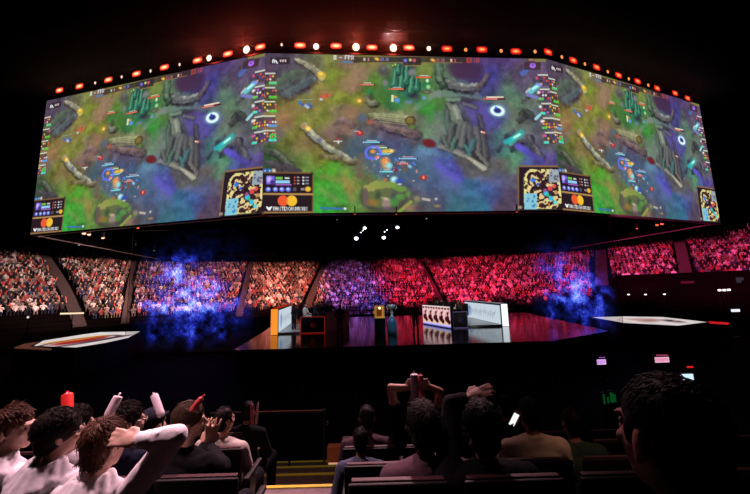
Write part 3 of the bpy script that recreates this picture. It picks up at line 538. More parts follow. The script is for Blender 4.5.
# little red and warm marker lamps under the screen edges
RED = emis('small_lamp_red', (1, .12, .05), 1.6); WRM = emis('small_lamp_warm', (1, .45, .3), 2.2); DIMW = emis('small_lamp_white', (.8, .8, .8), .7)
mk = [(84, 233.5, WRM, .14), (89, 234.6, WRM, .13), (103, 238, WRM, .12), (138, 228, RED, .09), (355, 213.6, RED, .05), (396.5, 213.6, RED, .05), (337, 219.8, DIMW, .04), (426.5, 218.6, DIMW, .05), (657, 225, RED, .13), (662, 224, RED, .13), (637, 228.5, RED, .08), (79, 245, DIMW, .08), (135.5, 245, DIMW, .04), (154, 250.5, DIMW, .05), (263, 213.9, RED, .04), (517, 211.5, RED, .05)]
for i, (px, py, m, r) in enumerate(mk):
    p = at_z(px, py, H - .02)
    if r < .06 and abs(py - 212.8) < 1.5: p = at_z(px, py + .4, H - .12)
    root = empty('marker_lamp', p)
    bm = BM(); ell(bm, (0, 0, 0), (r, r * .6, r * .6), n=10); obj('lens', bm, m, root, True)
    bm = BM(); box(bm, (0, 0, r * .6 + .2), (r * 1.2, r, .5)); obj('bracket', bm, BLACK, root)
    w = 'left' if px < 250 else ('centre' if px < 540 else 'right')
    tag(root, ['tiny warm lamp under the left screen, leftmost of the row of three', 'tiny warm lamp under the left screen, second of the row of three', 'tiny warm lamp under the left screen, third of the row of three', 'faint red lamp under the left screen, alone near its middle',
       'tiny red lamp on the lower edge of the centre screen, left of middle', 'tiny red lamp on the lower edge of the centre screen, right of middle', 'faint white lamp under the centre screen, left of the big white lamps', 'faint white lamp under the centre screen, right of the big white lamps',
       'small red lamp under the right screen, left one of a close pair', 'small red lamp under the right screen, right one of a close pair', 'faint red lamp under the right screen, apart from the close pair', 'white lamp on the rig edge above the left crowd aisle',
       'faint white lamp under the rig above the second crowd block', 'faintest white lamp under the rig near the blue gauze', 'red lamp at the lower seam of the left and centre screens', 'red lamp below the map square of the centre screen'][i], 'lamp', 'little lamps under the screens')

# ================================================================== hall
HALLM = mat('hall_black_wall', (.0025, .002, .003), 1, noise=.3, scale=2, spec=0)
FLR = mat('hall_floor', (.002, .002, .0022), .8, spec=.05)
bm = BM(); box(bm, (0, 30, -.1), (150, 90, .2)); tag(obj('floor', bm, FLR), 'black arena floor', 'floor', kind='structure')
for nm, c, s in (('wall_back', (0, 72, 14), (150, .4, 40)), ('wall_left', (-70, 30, 14), (.4, 90, 40)), ('wall_right', (70, 30, 14), (.4, 90, 40)), ('wall_front', (0, -12, 14), (150, .4, 40))):
    bm = BM(); box(bm, c, s); tag(obj(nm, bm, HALLM), 'black arena wall', 'wall', kind='structure')
bm = BM(); box(bm, (0, 30, 30), (150, 90, .4)); tag(obj('ceiling', bm, mat('ceiling_dark', (.03, .02, .028), .9)), 'dark arena ceiling', 'ceiling', kind='structure')
# faint roof trusses above the rig
for k, (y, z) in enumerate(((22, 24), (30, 27))):
    bm = BM()
    for dy, dz in ((0, 0), (0, 1), (1, 0), (1, 1)): cyl(bm, (-34, y + dy, z + dz), (34, y + dy, z + dz), .06, n=6)
    for i in range(34): cyl(bm, (-34 + 2 * i, y, z + i % 2), (-32 + 2 * i, y, z + 1 - i % 2), .035, n=5)
    tag(obj('roof_truss', bm, trm), ['faint dark roof truss, the lower one above the lamps', 'faint dark roof truss, the higher one under the ceiling'][k], 'truss')

# ================================================================== grandstand and its crowd
R0 = 29.0; CL = (-6.0, 8.0); CR = (7.0, 8.0); YB = 37.0; AMAX = 1.22
LA = R0 * AMAX; LB = CR[0] - CL[0]
def path(s, d):
    """s along the front row, d = metres behind it -> (x, y, outward angle)"""
    if s < LA: a = PI / 2 + (LA - s) / R0; return CL[0] + (R0 + d) * math.cos(a), CL[1] + (R0 + d) * math.sin(a), a
    s -= LA
    if s < LB: return CL[0] + s, YB + d, PI / 2
    s -= LB
    a = PI / 2 - s / R0; return CR[0] + (R0 + d) * math.cos(a), CR[1] + (R0 + d) * math.sin(a), a
STOT = 2 * LA + LB
NR, RUN, RISE, Z0 = 26, .70, .345, EYE - 3.6
def s_of(ratio, d=4.0):
    best = min((abs(path(STOT * i / 4000, d)[0] / path(STOT * i / 4000, d)[1] - ratio), STOT * i / 4000) for i in range(4001)); return best[1]
AIS = [(s_of(-.955) , .75, -.13), (s_of(-.795), .5, .03), (s_of(-.43), .6, .02), (s_of(-.215), .75, .07), (s_of(.20), .55, -.06), (s_of(.72), 1.0, .04), (s_of(.995), .8, -.02)]
def aisle(s, d):
    sc = (R0 + d) / R0 if (s < LA or s > LA + LB) else 1
    return any(abs(s - a - k_ * (d - 4)) * sc < w for a, w, k_ in AIS)
# stepped terrace
NS = 120; verts = []; faces = []
for r_ in range(NR):
    for (d, z) in ((r_ * RUN, Z0 + (r_ - 1) * RISE if r_ else 0), (r_ * RUN, Z0 + r_ * RISE)):
        for i in range(NS + 1):
            x, y, a = path(STOT * i / NS, d - .4); verts.append((x, y, z))
for i in range(NS + 1):
    x, y, a = path(STOT * i / NS, NR * RUN - .4); verts.append((x, y, Z0 + (NR - 1) * RISE))
nr = 2 * NR + 1
for r_ in range(nr - 1):
    for i in range(NS): q = r_ * (NS + 1) + i; faces.append((q, q + 1, q + NS + 2, q + NS + 1))
me = bpy.data.meshes.new('grandstand'); me.from_pydata(verts, [], faces); me.update()
st = link('floor_grandstand', me, mat('terrace_dark', (.004, .003, .003), 1, noise=.2, scale=3, spec=0)); tag(st, 'dark stepped terrace the far crowd sits on', 'grandstand', kind='structure')
AM = mat('aisle_concrete', (.055, .038, .038), .9, noise=.2, scale=5)
for k, (s, w, k_) in enumerate(AIS):
    bm = BM()
    for r_ in range(3 if s < STOT * .6 else 10, NR):
        for q in range(2):
            d = r_ * RUN + q * RUN / 2; x, y, a = path(s + k_ * (d - 4), d - .2)
            box(bm, (x, y, Z0 + (r_ + q * .5) * RISE + .05 - .12), (.46, w * 1.25, .26), rz=a)
    tag(obj('aisle_stair', bm, AM), '%s bare concrete aisle stair from the left climbing through the far crowd' % ordn[k], 'stairs', 'aisle stairs of the far stand', 'structure')
# parapet in front of the crowd
def ribbon(name, s0, s1, d, z0, z1, t, m):
    bm = BM(); n = max(2, int((s1 - s0) / .8)); prev = None
    for i in range(n + 1):
        s = s0 + (s1 - s0) * i / n; a_, b_ = path(s, d), path(s, d - t)
        vs = [bm.verts.new((a_[0], a_[1], z0)), bm.verts.new((a_[0], a_[1], z1)), bm.verts.new((b_[0], b_[1], z1)), bm.verts.new((b_[0], b_[1], z0))]
        if prev:
            for q in range(4): bm.faces.new((prev[q], prev[(q + 1) % 4], vs[(q + 1) % 4], vs[q]))
        prev = vs
    return obj(name, bm, m)
tag(ribbon('trim_parapet', 0, STOT, -.7, 0, Z0 + .75, .2, mat('parapet_dark', (.0035, .002, .0025), 1, spec=0)), 'dark parapet wall below the far crowd', 'parapet', kind='structure')
tag(ribbon('trim_lower_tier', AIS[5][0] + 1.2, STOT, 11 * RUN - .7, Z0 + 9 * RISE, Z0 + 11 * RISE + .6, .2, mat('parapet_dark', (.0035, .002, .0025), 1, spec=0)), 'dark parapet below the raised pink crowd', 'parapet', kind='structure')

# low-poly spectators -------------------------------------------------
SKIN = [(.55, .33, .24), (.65, .42, .32), (.72, .5, .4), (.4, .23, .15), (.6, .38, .28)]
HAIR = [(.02, .014, .012), (.05, .03, .02), (.12, .07, .03), (.03, .03, .03), (.25, .16, .07)]
CLO = [(.85, .82, .82), (.8, .75, .75), (.02, .02, .02), (.015, .015, .02), (.03, .03, .035), (.02, .02, .02), (.03, .03, .05), (.4, .08, .08), (.04, .06, .14), (.2, .19, .2), (.3, .22, .19), (.02, .02, .03), (.25, .2, .12), (.015, .015, .015), (.02, .02, .02)]
def spect(rg, hi=False):
    """one seated spectator -> verts, faces, colours (per vertex); faces -y, seat surface at z=.45"""
    V, F, K = [], [], []
    sk, hc, cc, tc = rg.choice(SKIN), rg.choice(HAIR), rg.choice(CLO), rg.choice(CLO[3:])
    def ring_stack(rings, col, n):
        base = len(V)
        for (c, rx, ry, ax) in rings:
            for i in range(n):
                t = 2 * PI * i / n; V.append((c[0] + rx * math.cos(t), c[1] + ry * math.sin(t), c[2])) ; K.append(col)
        for j in range(len(rings) - 1):
            for i in range(n):
                a = base + j * n + i; b = base + j * n + (i + 1) % n; F.append((a, b, b + n, a + n))
        F.append(tuple(base + i for i in range(n))[::-1]); F.append(tuple(base + (len(rings) - 1) * n + i for i in range(n)))
    def tube(p0, p1, r0, r1, col, n):
        p0, p1 = Vector(p0), Vector(p1); q = (p1 - p0).to_track_quat('Z', 'Y'); base = len(V)
        for p, r in ((p0, r0), (p1, r1)):
            for i in range(n):
                t = 2 * PI * i / n; w = p + q @ Vector((r * math.cos(t), r * math.sin(t), 0)); V.append(tuple(w)); K.append(col)
        for i in range(n):
            a = base + i; b = base + (i + 1) % n; F.append((a, b, b + n, a + n))
        F.append(tuple(base + i for i in range(n))[::-1]); F.append(tuple(base + n + i for i in range(n)))
    n = 10 if hi else 6; lean = rg.uniform(-.12, .05); tw = rg.uniform(-.06, .06)
    ring_stack([((0, 0, .42), .17, .12, 0), ((tw * .3, lean * .5, .7), .16, .11, 0), ((tw * .8, lean, .98), .2, .11, 0), ((tw, lean, 1.06), .09, .07, 0)], cc, n)
    tube((tw, lean, 1.04), (tw, lean - .01, 1.14), .05, .05, sk, n - 2)
    hz = 1.24; hx, hy = tw + rg.uniform(-.02, .02), lean - .03
    base = len(V); nn = 8 if hi else 6; mm = 6 if hi else 4
    for j in range(mm + 1):
        ph = PI * j / mm; rr = math.sin(ph); z = hz - .13 * math.cos(ph)
        for i in range(nn):
            t = 2 * PI * i / nn; y = .105 * rr * math.sin(t)
            V.append((hx + .085 * rr * math.cos(t), hy + y, z)); K.append(hc if (z > hz + .05 or (y > .03 and z > hz - .08)) else sk)
    for j in range(mm):
        for i in range(nn):
            a = base + j * nn + i; b = base + j * nn + (i + 1) % nn; F.append((a, b, b + nn, a + nn))
    pose = rg.random()
    for s in (-1, 1):
        sh = (tw + s * .2, lean, 1.0)
        if pose < .12: el, ha = (s * .3, lean - .08, 1.22), (s * .2, lean - .12, 1.48)
        elif pose < .5: el, ha = (s * .26, lean - .12, .76), (s * .05, lean - .34, .92)
        else: el, ha = (s * .25, lean - .05, .72), (s * .13, lean - .32, .6)
        el = (el[0] + rg.uniform(-.03, .03), el[1], el[2]); ha = (ha[0] + rg.uniform(-.04, .04), ha[1] + rg.uniform(-.04, .04), ha[2] + rg.uniform(-.05, .05))
        tube(sh, el, .055, .045, cc, n - 2); tube(el, ha, .042, .03, sk if rg.random() < .6 else cc, n - 2)
        if hi: tube(ha, (ha[0], ha[1] - .09, ha[2] + .02), .035, .022, sk, n - 2)
        if pose < .12 and rg.random() < .6 or rg.random() < .06:
            c = rg.choice([(.8, .78, .8), (.8, .1, .08), (.8, .78, .8)]); tube(ha, (ha[0] + rg.uniform(-.15, .15), ha[1] - .05, ha[2] + .45), .05, .05, c, n - 2)
        kn = (s * .13, -.42, .5); tube((s * .1, -.02, .5), kn, .085, .065, tc, n - 2); tube(kn, (s * .13, -.42, .06), .06, .04, tc, n - 2)
    return np.array(V), F, np.array(K)
CM = colmat('crowd_cloth_and_skin')
def mk_mesh(name, V, F, K):
    me = bpy.data.meshes.new(name); me.from_pydata(V.tolist() if hasattr(V, 'tolist') else V, [], F); me.update()
    at = me.color_attributes.new('Col', 'FLOAT_COLOR', 'POINT'); at.data.foreach_set('color', np.c_[K, np.ones(len(K))].astype(np.float32).reshape(-1)); me.materials.append(CM)
    return me
spots = []
for r_ in range(NR):
    d = r_ * RUN
    s = .5
    while s < STOT - .5:
        x, y, a = path(s, d); sc = (R0 + d) / R0 if (s < LA or s > LA + LB) else 1.0
        if not aisle(s, d) and y > 6:
            rt = x / y
            ok = True
            if rt > .72 and r_ < 11: ok = False
            if rt > .5 and rt < .72 and r_ < 4: ok = False
            if rt < -.96 and r_ < 6: ok = False
            if rt < -.3 and r_ < 4: ok = False
            if r_ > 24: ok = False
            if rng.random() < .035: ok = False
            px, py, dd = to_px((x, y, Z0 + r_ * RISE + 1.2))
            if px < -30 or px > 780: ok = False
            if ok: spots.append((x + rng.normal() * .03, y + rng.normal() * .03, Z0 + r_ * RISE, a, px, py, math.hypot(x, y)))
        s += .43 / sc
def vis(q):
    px, py = q[4], q[5]
    if px < 2 or px > 747: return False
    if px < 150: return py > 236 + (px - 31) * .2 if px > 31 else True
    if px > 560: return py < 300 and py > 250 + (px - 560) * -.17
    return py > 262
cand = sorted([q for q in spots if vis(q)], key=lambda q: q[6])[:285]
near = set(id(q) for q in cand)
LV = [spect(random.Random(100 + k)) for k in range(48)]
VV, FF, KK = [], [], []; base = 0
for q in spots:
    if id(q) in near: continue
    V, F, K = LV[rng.integers(48)]
    ang = q[3] - PI / 2 + rng.normal() * .15; c, s = math.cos(ang), math.sin(ang); sc = rng.uniform(.74, .86)
    W = np.c_[V[:, 0] * c - V[:, 1] * s, V[:, 0] * s + V[:, 1] * c, V[:, 2]] * sc + np.array([q[0], q[1], q[2]])
    VV.append(W); KK.append(np.clip(K * rng.uniform(.6, 1.15), 0, .85)); FF += [tuple(i + base for i in f) for f in F]; base += len(V)
cr = link('crowd', mk_mesh('crowd', np.concatenate(VV), FF, np.concatenate(KK)))
tag(cr, 'dense mass of seated spectators filling the far stand behind the stage', 'crowd', kind='stuff')
HV = [mk_mesh('person', *spect(random.Random(500 + k), True)) for k in range(36)]
for q in cand:
    o = bpy.data.objects.new('person', HV[rng.integers(36)]); COL.objects.link(o)
    o.location = q[:3]; o.rotation_euler = (0, 0, q[3] - PI / 2 + rng.normal() * .15); o.scale = (.81,) * 3
    rt = q[0] / q[1]
    if rt < -.965: l, g = 'seated spectator in the leftmost crowd block, left of the first aisle', 'spectators in the leftmost block'
    elif rt < -.79: l, g = 'seated spectator in the crowd block between the first and second aisle from the left', 'spectators in the second block from the left'
    elif rt < -.42: l, g = 'seated spectator in the low front rows behind the left blue glowing gauze', 'spectators behind the left gauze'
    elif rt < .72: l, g = 'seated spectator in the low front rows of the far stand behind the stage', 'spectators behind the stage'
    elif rt < .99: l, g = 'pink-lit spectator in the raised block beside the right blue gauze', 'spectators in the raised block by the right gauze'
    else: l, g = 'pink-lit spectator in the raised crowd block at the right edge', 'spectators in the rightmost raised block'
    tag(o, l, 'person', g)

# ================================================================== stage
SZ = EYE - 2.6
STG = mat('stage_gloss', (.02, .015, .02), .12, spec=.8)
stg = empty('stage', (1.2, 14.6, 0)); tag(stg, 'raised glossy black stage under the hanging screens', 'stage', kind='structure')
bm = BM(); prism(bm, [(p[0] - 1.2, p[1] - 14.6) for p in [(-6.6, 14.6), (8.1, 14.75), (12.5, 17.2), (14, 30), (-9, 30), (-7.4, 20.5)]], SZ - .12, SZ); obj('deck', bm, STG, stg)
bm = BM(); prism(bm, [(p[0] - 1.2, p[1] - 14.6) for p in [(-6.5, 14.7), (8.0, 14.85), (12.4, 17.3), (13.9, 29.9), (-8.9, 29.9), (-7.3, 20.6)]], 0, SZ - .12); obj('skirt', bm, mat('stage_skirt', (.006, .005, .006), .7), stg)
bm = BM(); prism(bm, [(-7.85, 0.0 - .02), (6.9, .13), (6.9, .16), (-7.85, .02)], SZ - .1, SZ - .06); 
obj('edge_strip', bm, mat('edge_strip', (.1, .08, .09), .4), stg)
# white LED floors
def led_floor(name, pts, z, label, shapes, bb):
    (x0, y0, x1, y1) = bb
    cv = Canvas(120, 120, lambda u, v: x0 + (x1 - x0) * u, lambda u, v: y0 + (y1 - y0) * v, (232, 222, 222))
    for s in shapes: getattr(cv, s[0])(*s[1:])
    n = cv.noise(.7, 5) ; cv.a *= (.9 + .2 * n)[..., None]
    root = empty(name, (0, 0, z)); tag(root, label, 'stage floor')
    # picture clipped to the polygon: cut the grid at the polygon's edges
    bm = BM(); me = grid_mesh('t', np.clip(cv.a, 0, 1), ((x0, y0, .2), (x1, y0, .2), (x0, y1, .2), (x1, y1, .2))); bm.from_mesh(me); bpy.data.meshes.remove(me)
    n_ = len(pts)
    for i in range(n_):
        a, b = Vector((*pts[i], .2)), Vector((*pts[(i + 1) % n_], .2)); d = b - a
        bmesh.ops.bisect_plane(bm, geom=bm.verts[:] + bm.edges[:] + bm.faces[:], plane_co=a, plane_no=Vector((d.y, -d.x, 0)), clear_outer=True)
    o = obj('picture', bm, picmat('led_floor_glow', .85), root)
    cx = sum(p[0] for p in pts) / n_; cy = sum(p[1] for p in pts) / n_
    bm = BM(); prism(bm, [(cx + (p[0] - cx) * 1.06, cy + (p[1] - cy) * 1.06) for p in pts], -z, .19); obj('plinth', bm, mat('stage_skirt', (.006, .005, .006), .7), root)
FZ = SZ - .2
def zp(*l): return [tuple(at_z(x, y, SZ))[:2] for x, y in l]
led_floor('led_floor', zp((34, 345.8), (76, 347.4), (105, 342.8), (128, 337.8), (140, 331.3), (100, 332.2), (46, 339.2)), FZ, 'white glowing stage floor with a red and orange oval, far left of the stage',
   [('blob', -17.8, 19.2, .75, 1.7, (170, 36, 30), .95, 0, .4), ('line', -18.9, 18.6, -18.3, 21.0, .2, (240, 160, 60), .9), ('ring', -17.6, 19.0, 1.2, 2.2, .12, (60, 30, 40), .8), ('line', -17.0, 17.4, -16.6, 21, .1, (90, 50, 60), .7), ('line', -16.8, 18.6, -16.5, 20.8, .08, (60, 40, 50), .7)], (-20.5, 16, -15, 24))
led_floor('led_floor', zp((592, 317.2), (624, 322.8), (678, 325.6), (707, 322), (662, 316.9), (624, 316.4)), FZ, 'white glowing stage floor right of the stage, beyond the blue gauze',
   [('blob', 18.2, 21.8, .9, .7, (190, 130, 120), .7, 0, .8), ('line', 19.0, 20.2, 19.4, 21.2, .1, (40, 30, 40), .9), ('line', 17.6, 20.8, 18.8, 21.6, .12, (160, 110, 100), .7), ('ring', 18.2, 21.5, 1.6, 1.3, .1, (210, 170, 160), .7)], (15, 18, 22.5, 25.5))
def wing(pts, z1, m, label):
    root = empty('wing_platform', (*pts[0], 0)); tag(root, label, 'platform'); q = [(p[0] - pts[0][0], p[1] - pts[0][1]) for p in pts]
    bm = BM(); prism(bm, q, 0, z1 - .05); obj('plinth', bm, mat('stage_skirt', (.006, .005, .006), .7), root)
    bm = BM(); prism(bm, q, z1 - .05, z1); obj('deck', bm, m, root)
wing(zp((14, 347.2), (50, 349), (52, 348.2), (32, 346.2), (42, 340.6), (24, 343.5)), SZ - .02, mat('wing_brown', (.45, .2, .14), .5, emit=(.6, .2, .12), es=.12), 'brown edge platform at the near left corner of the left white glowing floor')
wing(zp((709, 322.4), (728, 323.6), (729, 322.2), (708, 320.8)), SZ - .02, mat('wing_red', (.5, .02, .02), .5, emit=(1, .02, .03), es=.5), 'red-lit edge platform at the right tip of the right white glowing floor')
# display walls
def slab(name, p0, p1, h, t, label, img, matname, endcol, ends, topcol=None):
    a, b = Vector((*p0, SZ)), Vector((*p1, SZ)); d = (b - a); L = d.length; root = empty(name, a, math.atan2(d.y, d.x)); tag(root, label, 'screen')
    sgn = 1 if t > 0 else -1
    bm = BM(); box(bm, (L / 2, t / 2, h / 2), (L, abs(t), h), bev=.02); obj('casing', bm, BLACK, root)
    y = -.02 * sgn
    q = ((.12, y, h - .1), (L - .12, y, h - .1), (.12, y, .12), (L - .12, y, .12))
    o = link('picture', grid_mesh('picture', img, q), picmat(matname, .9), root)
    bm = BM(); box(bm, (-.02, t / 2, h / 2), (.03, abs(t) * .96, h - .04)); obj('end_light', bm, emis(name + endcol[0], endcol[1], endcol[2]), root)
    if topcol: bm = BM(); box(bm, (L / 2, t / 2, h + .012), (L, abs(t) * .9, .02)); obj('top_light', bm, emis(name + topcol[0], topcol[1], topcol[2]), root)
    return root
cv = Canvas(110, 40, lambda u, v: u * 110, lambda u, v: v * 40, (206, 220, 232))
for k in range(4): cv.text(14 + k * 14, 14, 'GLUI'[k] if False else '-', 6, (150, 160, 170), .6)
for k in range(26): cv.line(12 + k * 3.3, 12 + (k * 7) % 9, 14 + k * 3.3, 20 + (k * 5) % 11, .7, (140, 150, 165), .55)
cv.blob(92, 20, 7, 13, (120, 150, 200), .7, 0, .6); cv.blob(92, 14, 3, 4, (90, 120, 180), .7)
SCR = cv.a.copy()
slab('display_wall', (-6.0, 19.2), (-6.72, 24.8), 1.55, -.42 * -1 if False else .42, 'display wall with a white screen and an orange glowing end, left side of the stage', SCR[:, ::-1], 'display_white', ('_orange', (1, .3, .03), 1.0), 0, ('_red_top', (1, .06, .02), .35))
slab('display_wall', (7.95, 20.2), (7.35, 26.4), 1.42, -.42, 'display wall with a pale blue-white screen and a white glowing end, right side of the stage', SCR, 'display_pale', ('_white', (.85, .92, 1), 1.3), 0, ('_white_top', (.8, .8, .9), .25))
# team desks
cv = Canvas(150, 60, lambda u, v: u * 150, lambda u, v: v * 60, (236, 200, 200))
for k in range(5):
    x = 15 + k * 30
    cv.rect(x - 13, 38, x + 13, 52, (246, 196, 140), .9, 4); cv.line(x - 4, 24, x - 8, 38, 4, (226, 150, 150), .8, 3); cv.line(x - 5, 36, x + 8, 44, 6.5, (56, 12, 22), .95, 1); cv.blob(x + 3, 33, 6, 8, (60, 14, 26), .95, 0, .4); cv.blob(x + 2, 23, 4, 5.2, (150, 70, 70), .95, 0, .3); cv.blob(x + 3, 19, 4.4, 3.4, (30, 12, 18), 1)
    cv.rect(x - 14, 4, x - 3, 10, (110, 20, 40), .85); cv.rect(x + 1, 4, x + 13, 9, (60, 10, 30), .85); cv.blob(x + 9, 15, 3, 4, (220, 90, 110), .7)
    cv.rect(x - 14.6, 44, x - 13.4, 58, (60, 50, 140), .8)
cv.rect(0, 52, 150, 60, (200, 196, 246), .95); cv.rect(0, 57.5, 150, 60, (90, 90, 220), .9); cv.rect(0, 0, 150, 1.6, (250, 240, 245))
PORT = cv.a.copy()
def desk(p0, p1, h, side, label, img, edge):
    a, b = Vector((*p0, SZ)), Vector((*p1, SZ)); d = b - a; L = d.length; root = empty('player_desk', a, math.atan2(d.y, d.x)); tag(root, label, 'desk')
    bm = BM(); box(bm, (L / 2, side * .09, h / 2), (L, .16, h)); obj('front_panel', bm, BLACK, root)
    if img is not None: link('picture', grid_mesh('picture', img, ((.03, -.01 * side, h - .03), (L - .03, -.01 * side, h - .03), (.03, -.01 * side, .05), (L - .03, -.01 * side, .05))), picmat('portrait_glow', .95), root)
    bm = BM(); box(bm, (L / 2, side * .55, h - .25), (L, .8, .05)); obj('worktop', bm, BLACK, root)
    return root
def edge_panel(par, c, w, h, col, e):
    bm = BM(); box(bm, (0, 0, h / 2), (w, .1, h)); o = obj('end_panel', bm, mat('desk_end_dark', (.015, .012, .02), .5), par); o.location = c[0:3]; o.rotation_euler = (0, 0, c[3])
    bm = BM(); t = .035
    for bx in ((0, h - t, w, t), (0, t, w, t)): box(bm, (bx[0], -.06, bx[1]), (bx[2], .02, bx[3]))
    for s in (-1, 1): box(bm, (s * (w / 2 - t / 2), -.06, h / 2), (t, .02, h))
    obj('light_outline', bm, emis('desk_outline_' + col, e[0], e[1]), o)
    bm = BM()
    for a_ in range(5):
        q = a_ * PI * 2 / 5; q2 = (a_ + 2) * PI * 2 / 5
        cyl(bm, (.2 * math.cos(q), -.06, h / 2 + .2 * math.sin(q)), (.2 * math.cos(q2), -.06, h / 2 + .2 * math.sin(q2)), .012, n=5)
    obj('emblem', bm, emis('desk_emblem_' + col, e[0], e[1] * .25), o)
d1 = desk((3.3, 22.8), (4.6, 19.75), 1.38, 1, 'team desk fronted by five glowing player portraits, right half of the stage', PORT, 0)
_a = math.atan2(19.75 - 22.8, 4.6 - 3.3)
def wl(root, x, y): return root.matrix_basis.inverted() @ Vector((x, y, SZ))
q = wl(d1, 5.22, 19.95); edge_panel(d1, (q.x, q.y, 0, -_a), .95, 1.05, 'blue', ((.3, .25, .6), .3))
d2 = desk((-2.0, 22.9), (-3.2, 19.7), 1.2, -1, 'dark team desk with a red-outlined end panel, left half of the stage', None, 0)
q = wl(d2, -3.95, 19.5); edge_panel(d2, (q.x, q.y, 0, -d2.rotation_euler.z), 1.5, 1.02, 'red', ((1, .05, .03), .22))
# low platforms behind the desks
bm = BM(); prism(bm, [(5.8, 20.3), (7.8, 20.2), (7.3, 26), (6.3, 26)], SZ, SZ + .12); tag(obj('desk_riser', bm, mat('riser_grey', (.35, .36, .38), .3)), 'low grey riser between the portrait desk and the right display wall', 'platform')
bm = BM(); prism(bm, [(-6.3, 19.4), (-4.7, 19.5), (-3.6, 24), (-6.6, 24.2)], SZ, SZ + .1); tag(obj('desk_riser', bm, mat('riser_grey', (.35, .36, .38), .3)), 'low grey riser between the left display wall and the red-outlined desk', 'platform')
# monitors on desks
def monitor(x, y, z, rz, label):
    root = empty('monitor', (x, y, z), rz); tag(root, label, 'monitor', 'players monitors')
    bm = BM(); box(bm, (0, 0, .3), (.56, .04, .34), bev=.01); obj('panel', bm, BLACK, root)
    bm = BM(); box(bm, (0, 0, .07), (.05, .05, .14)); box(bm, (0, 0, .01), (.24, .18, .02)); obj('foot', bm, BLACK, root)
# seated players
def player(x, y, rz, top, label, grp):
    rg = random.Random(int(x * 100)); V, F, K = spect(rg, True)
    K = K.copy(); m = (V[:, 2] > .4) & (V[:, 2] < 1.08); sk = np.array(SKIN[1])
    body = m & (np.abs(K - sk).sum(1) > .05); K[body] = top; K[V[:, 2] > 1.3] = (.02, .015, .012)
    me = mk_mesh('person', V, F, K); o = bpy.data.objects.new('person', me); COL.objects.link(o); o.location = (x, y, SZ + .12); o.rotation_euler = (0, 0, rz); tag(o, label, 'person', grp); return o
for k in range(5):
    t = (k + .5) / 5; x, y = 3.3 + 1.3 * t + .95, 22.8 - 3.05 * t + .45
    o = player(x, y, -1.17 + 0.0, (.62, .6, .45) if k % 2 else (.03, .03, .03), ['player in dark jersey seated behind the portrait desk, farthest from the audience', 'player in pale jersey behind the portrait desk, second from its far end', 'player in dark jersey behind the portrait desk, middle of the five', 'player in pale jersey behind the portrait desk, second from its near end', 'player in dark jersey behind the portrait desk, nearest its end panel'][k], 'players at the portrait desk')
    o.location.z += .22
    ch = empty('gaming_chair', (x + .12, y + .06, SZ + .12), -1.17); tag(ch, 'black gaming chair behind the portrait desk, under its %s player from the far end' % ordn[k], 'chair', 'chairs at the portrait desk')
    bm = BM(); box(bm, (0, 0, .58), (.5, .46, .1), bev=.03); obj('seat', bm, BLACK, ch); bm = BM(); box(bm, (0, .3, .98), (.5, .08, .78), bev=.03); obj('backrest', bm, BLACK, ch)
    bm = BM(); cyl(bm, (0, 0, .06), (0, 0, .55), .04); [cyl(bm, (0, 0, .06), (.26 * math.cos(q), .26 * math.sin(q), .03), .025) for q in (0, 1.26, 2.5, 3.77, 5.0)]; obj('base', bm, BLACK, ch)
    monitor(3.3 + 1.3 * t + .4, 22.8 - 3.05 * t + .2, SZ + 1.16, -1.17, 'black monitor on the portrait desk in front of its %s player from the far end' % ordn[k])
for k in range(5):
    t = (k + .5) / 5; x, y = -3.2 + 1.2 * t - 1.25, 19.7 + 3.2 * t + .5
    o = player(x, y, 1.21, (.75, .75, .78) if k == 0 else (.03, .03, .035), ['player in white jacket seated behind the red-outlined desk, nearest the audience', 'player in dark jersey behind the red-outlined desk, second from its near end', 'player in dark jersey behind the red-outlined desk, middle of the five', 'player in dark jersey behind the red-outlined desk, second from its far end', 'player in dark jersey behind the red-outlined desk, at its far end'][k], 'players at the red-outlined desk')
    o.location.z += .32
    if k == 0: o.location.x -= .35
    ch = empty('gaming_chair', (x - .12 - (.35 if k == 0 else 0), y + .06, SZ + .12), 1.21); tag(ch, 'black gaming chair behind the red-outlined desk, under its %s player from the near end' % ordn[k], 'chair', 'chairs at the red-outlined desk')
    bm = BM(); box(bm, (0, 0, .62), (.5, .46, .1), bev=.03); obj('seat', bm, BLACK, ch); bm = BM(); box(bm, (0, .3, .98), (.5, .08, .7), bev=.03); obj('backrest', bm, BLACK, ch)
    bm = BM(); cyl(bm, (0, 0, .06), (0, 0, .6), .04); [cyl(bm, (0, 0, .06), (.26 * math.cos(q), .26 * math.sin(q), .03), .025) for q in (0, 1.26, 2.5, 3.77, 5.0)]; obj('base', bm, BLACK, ch)
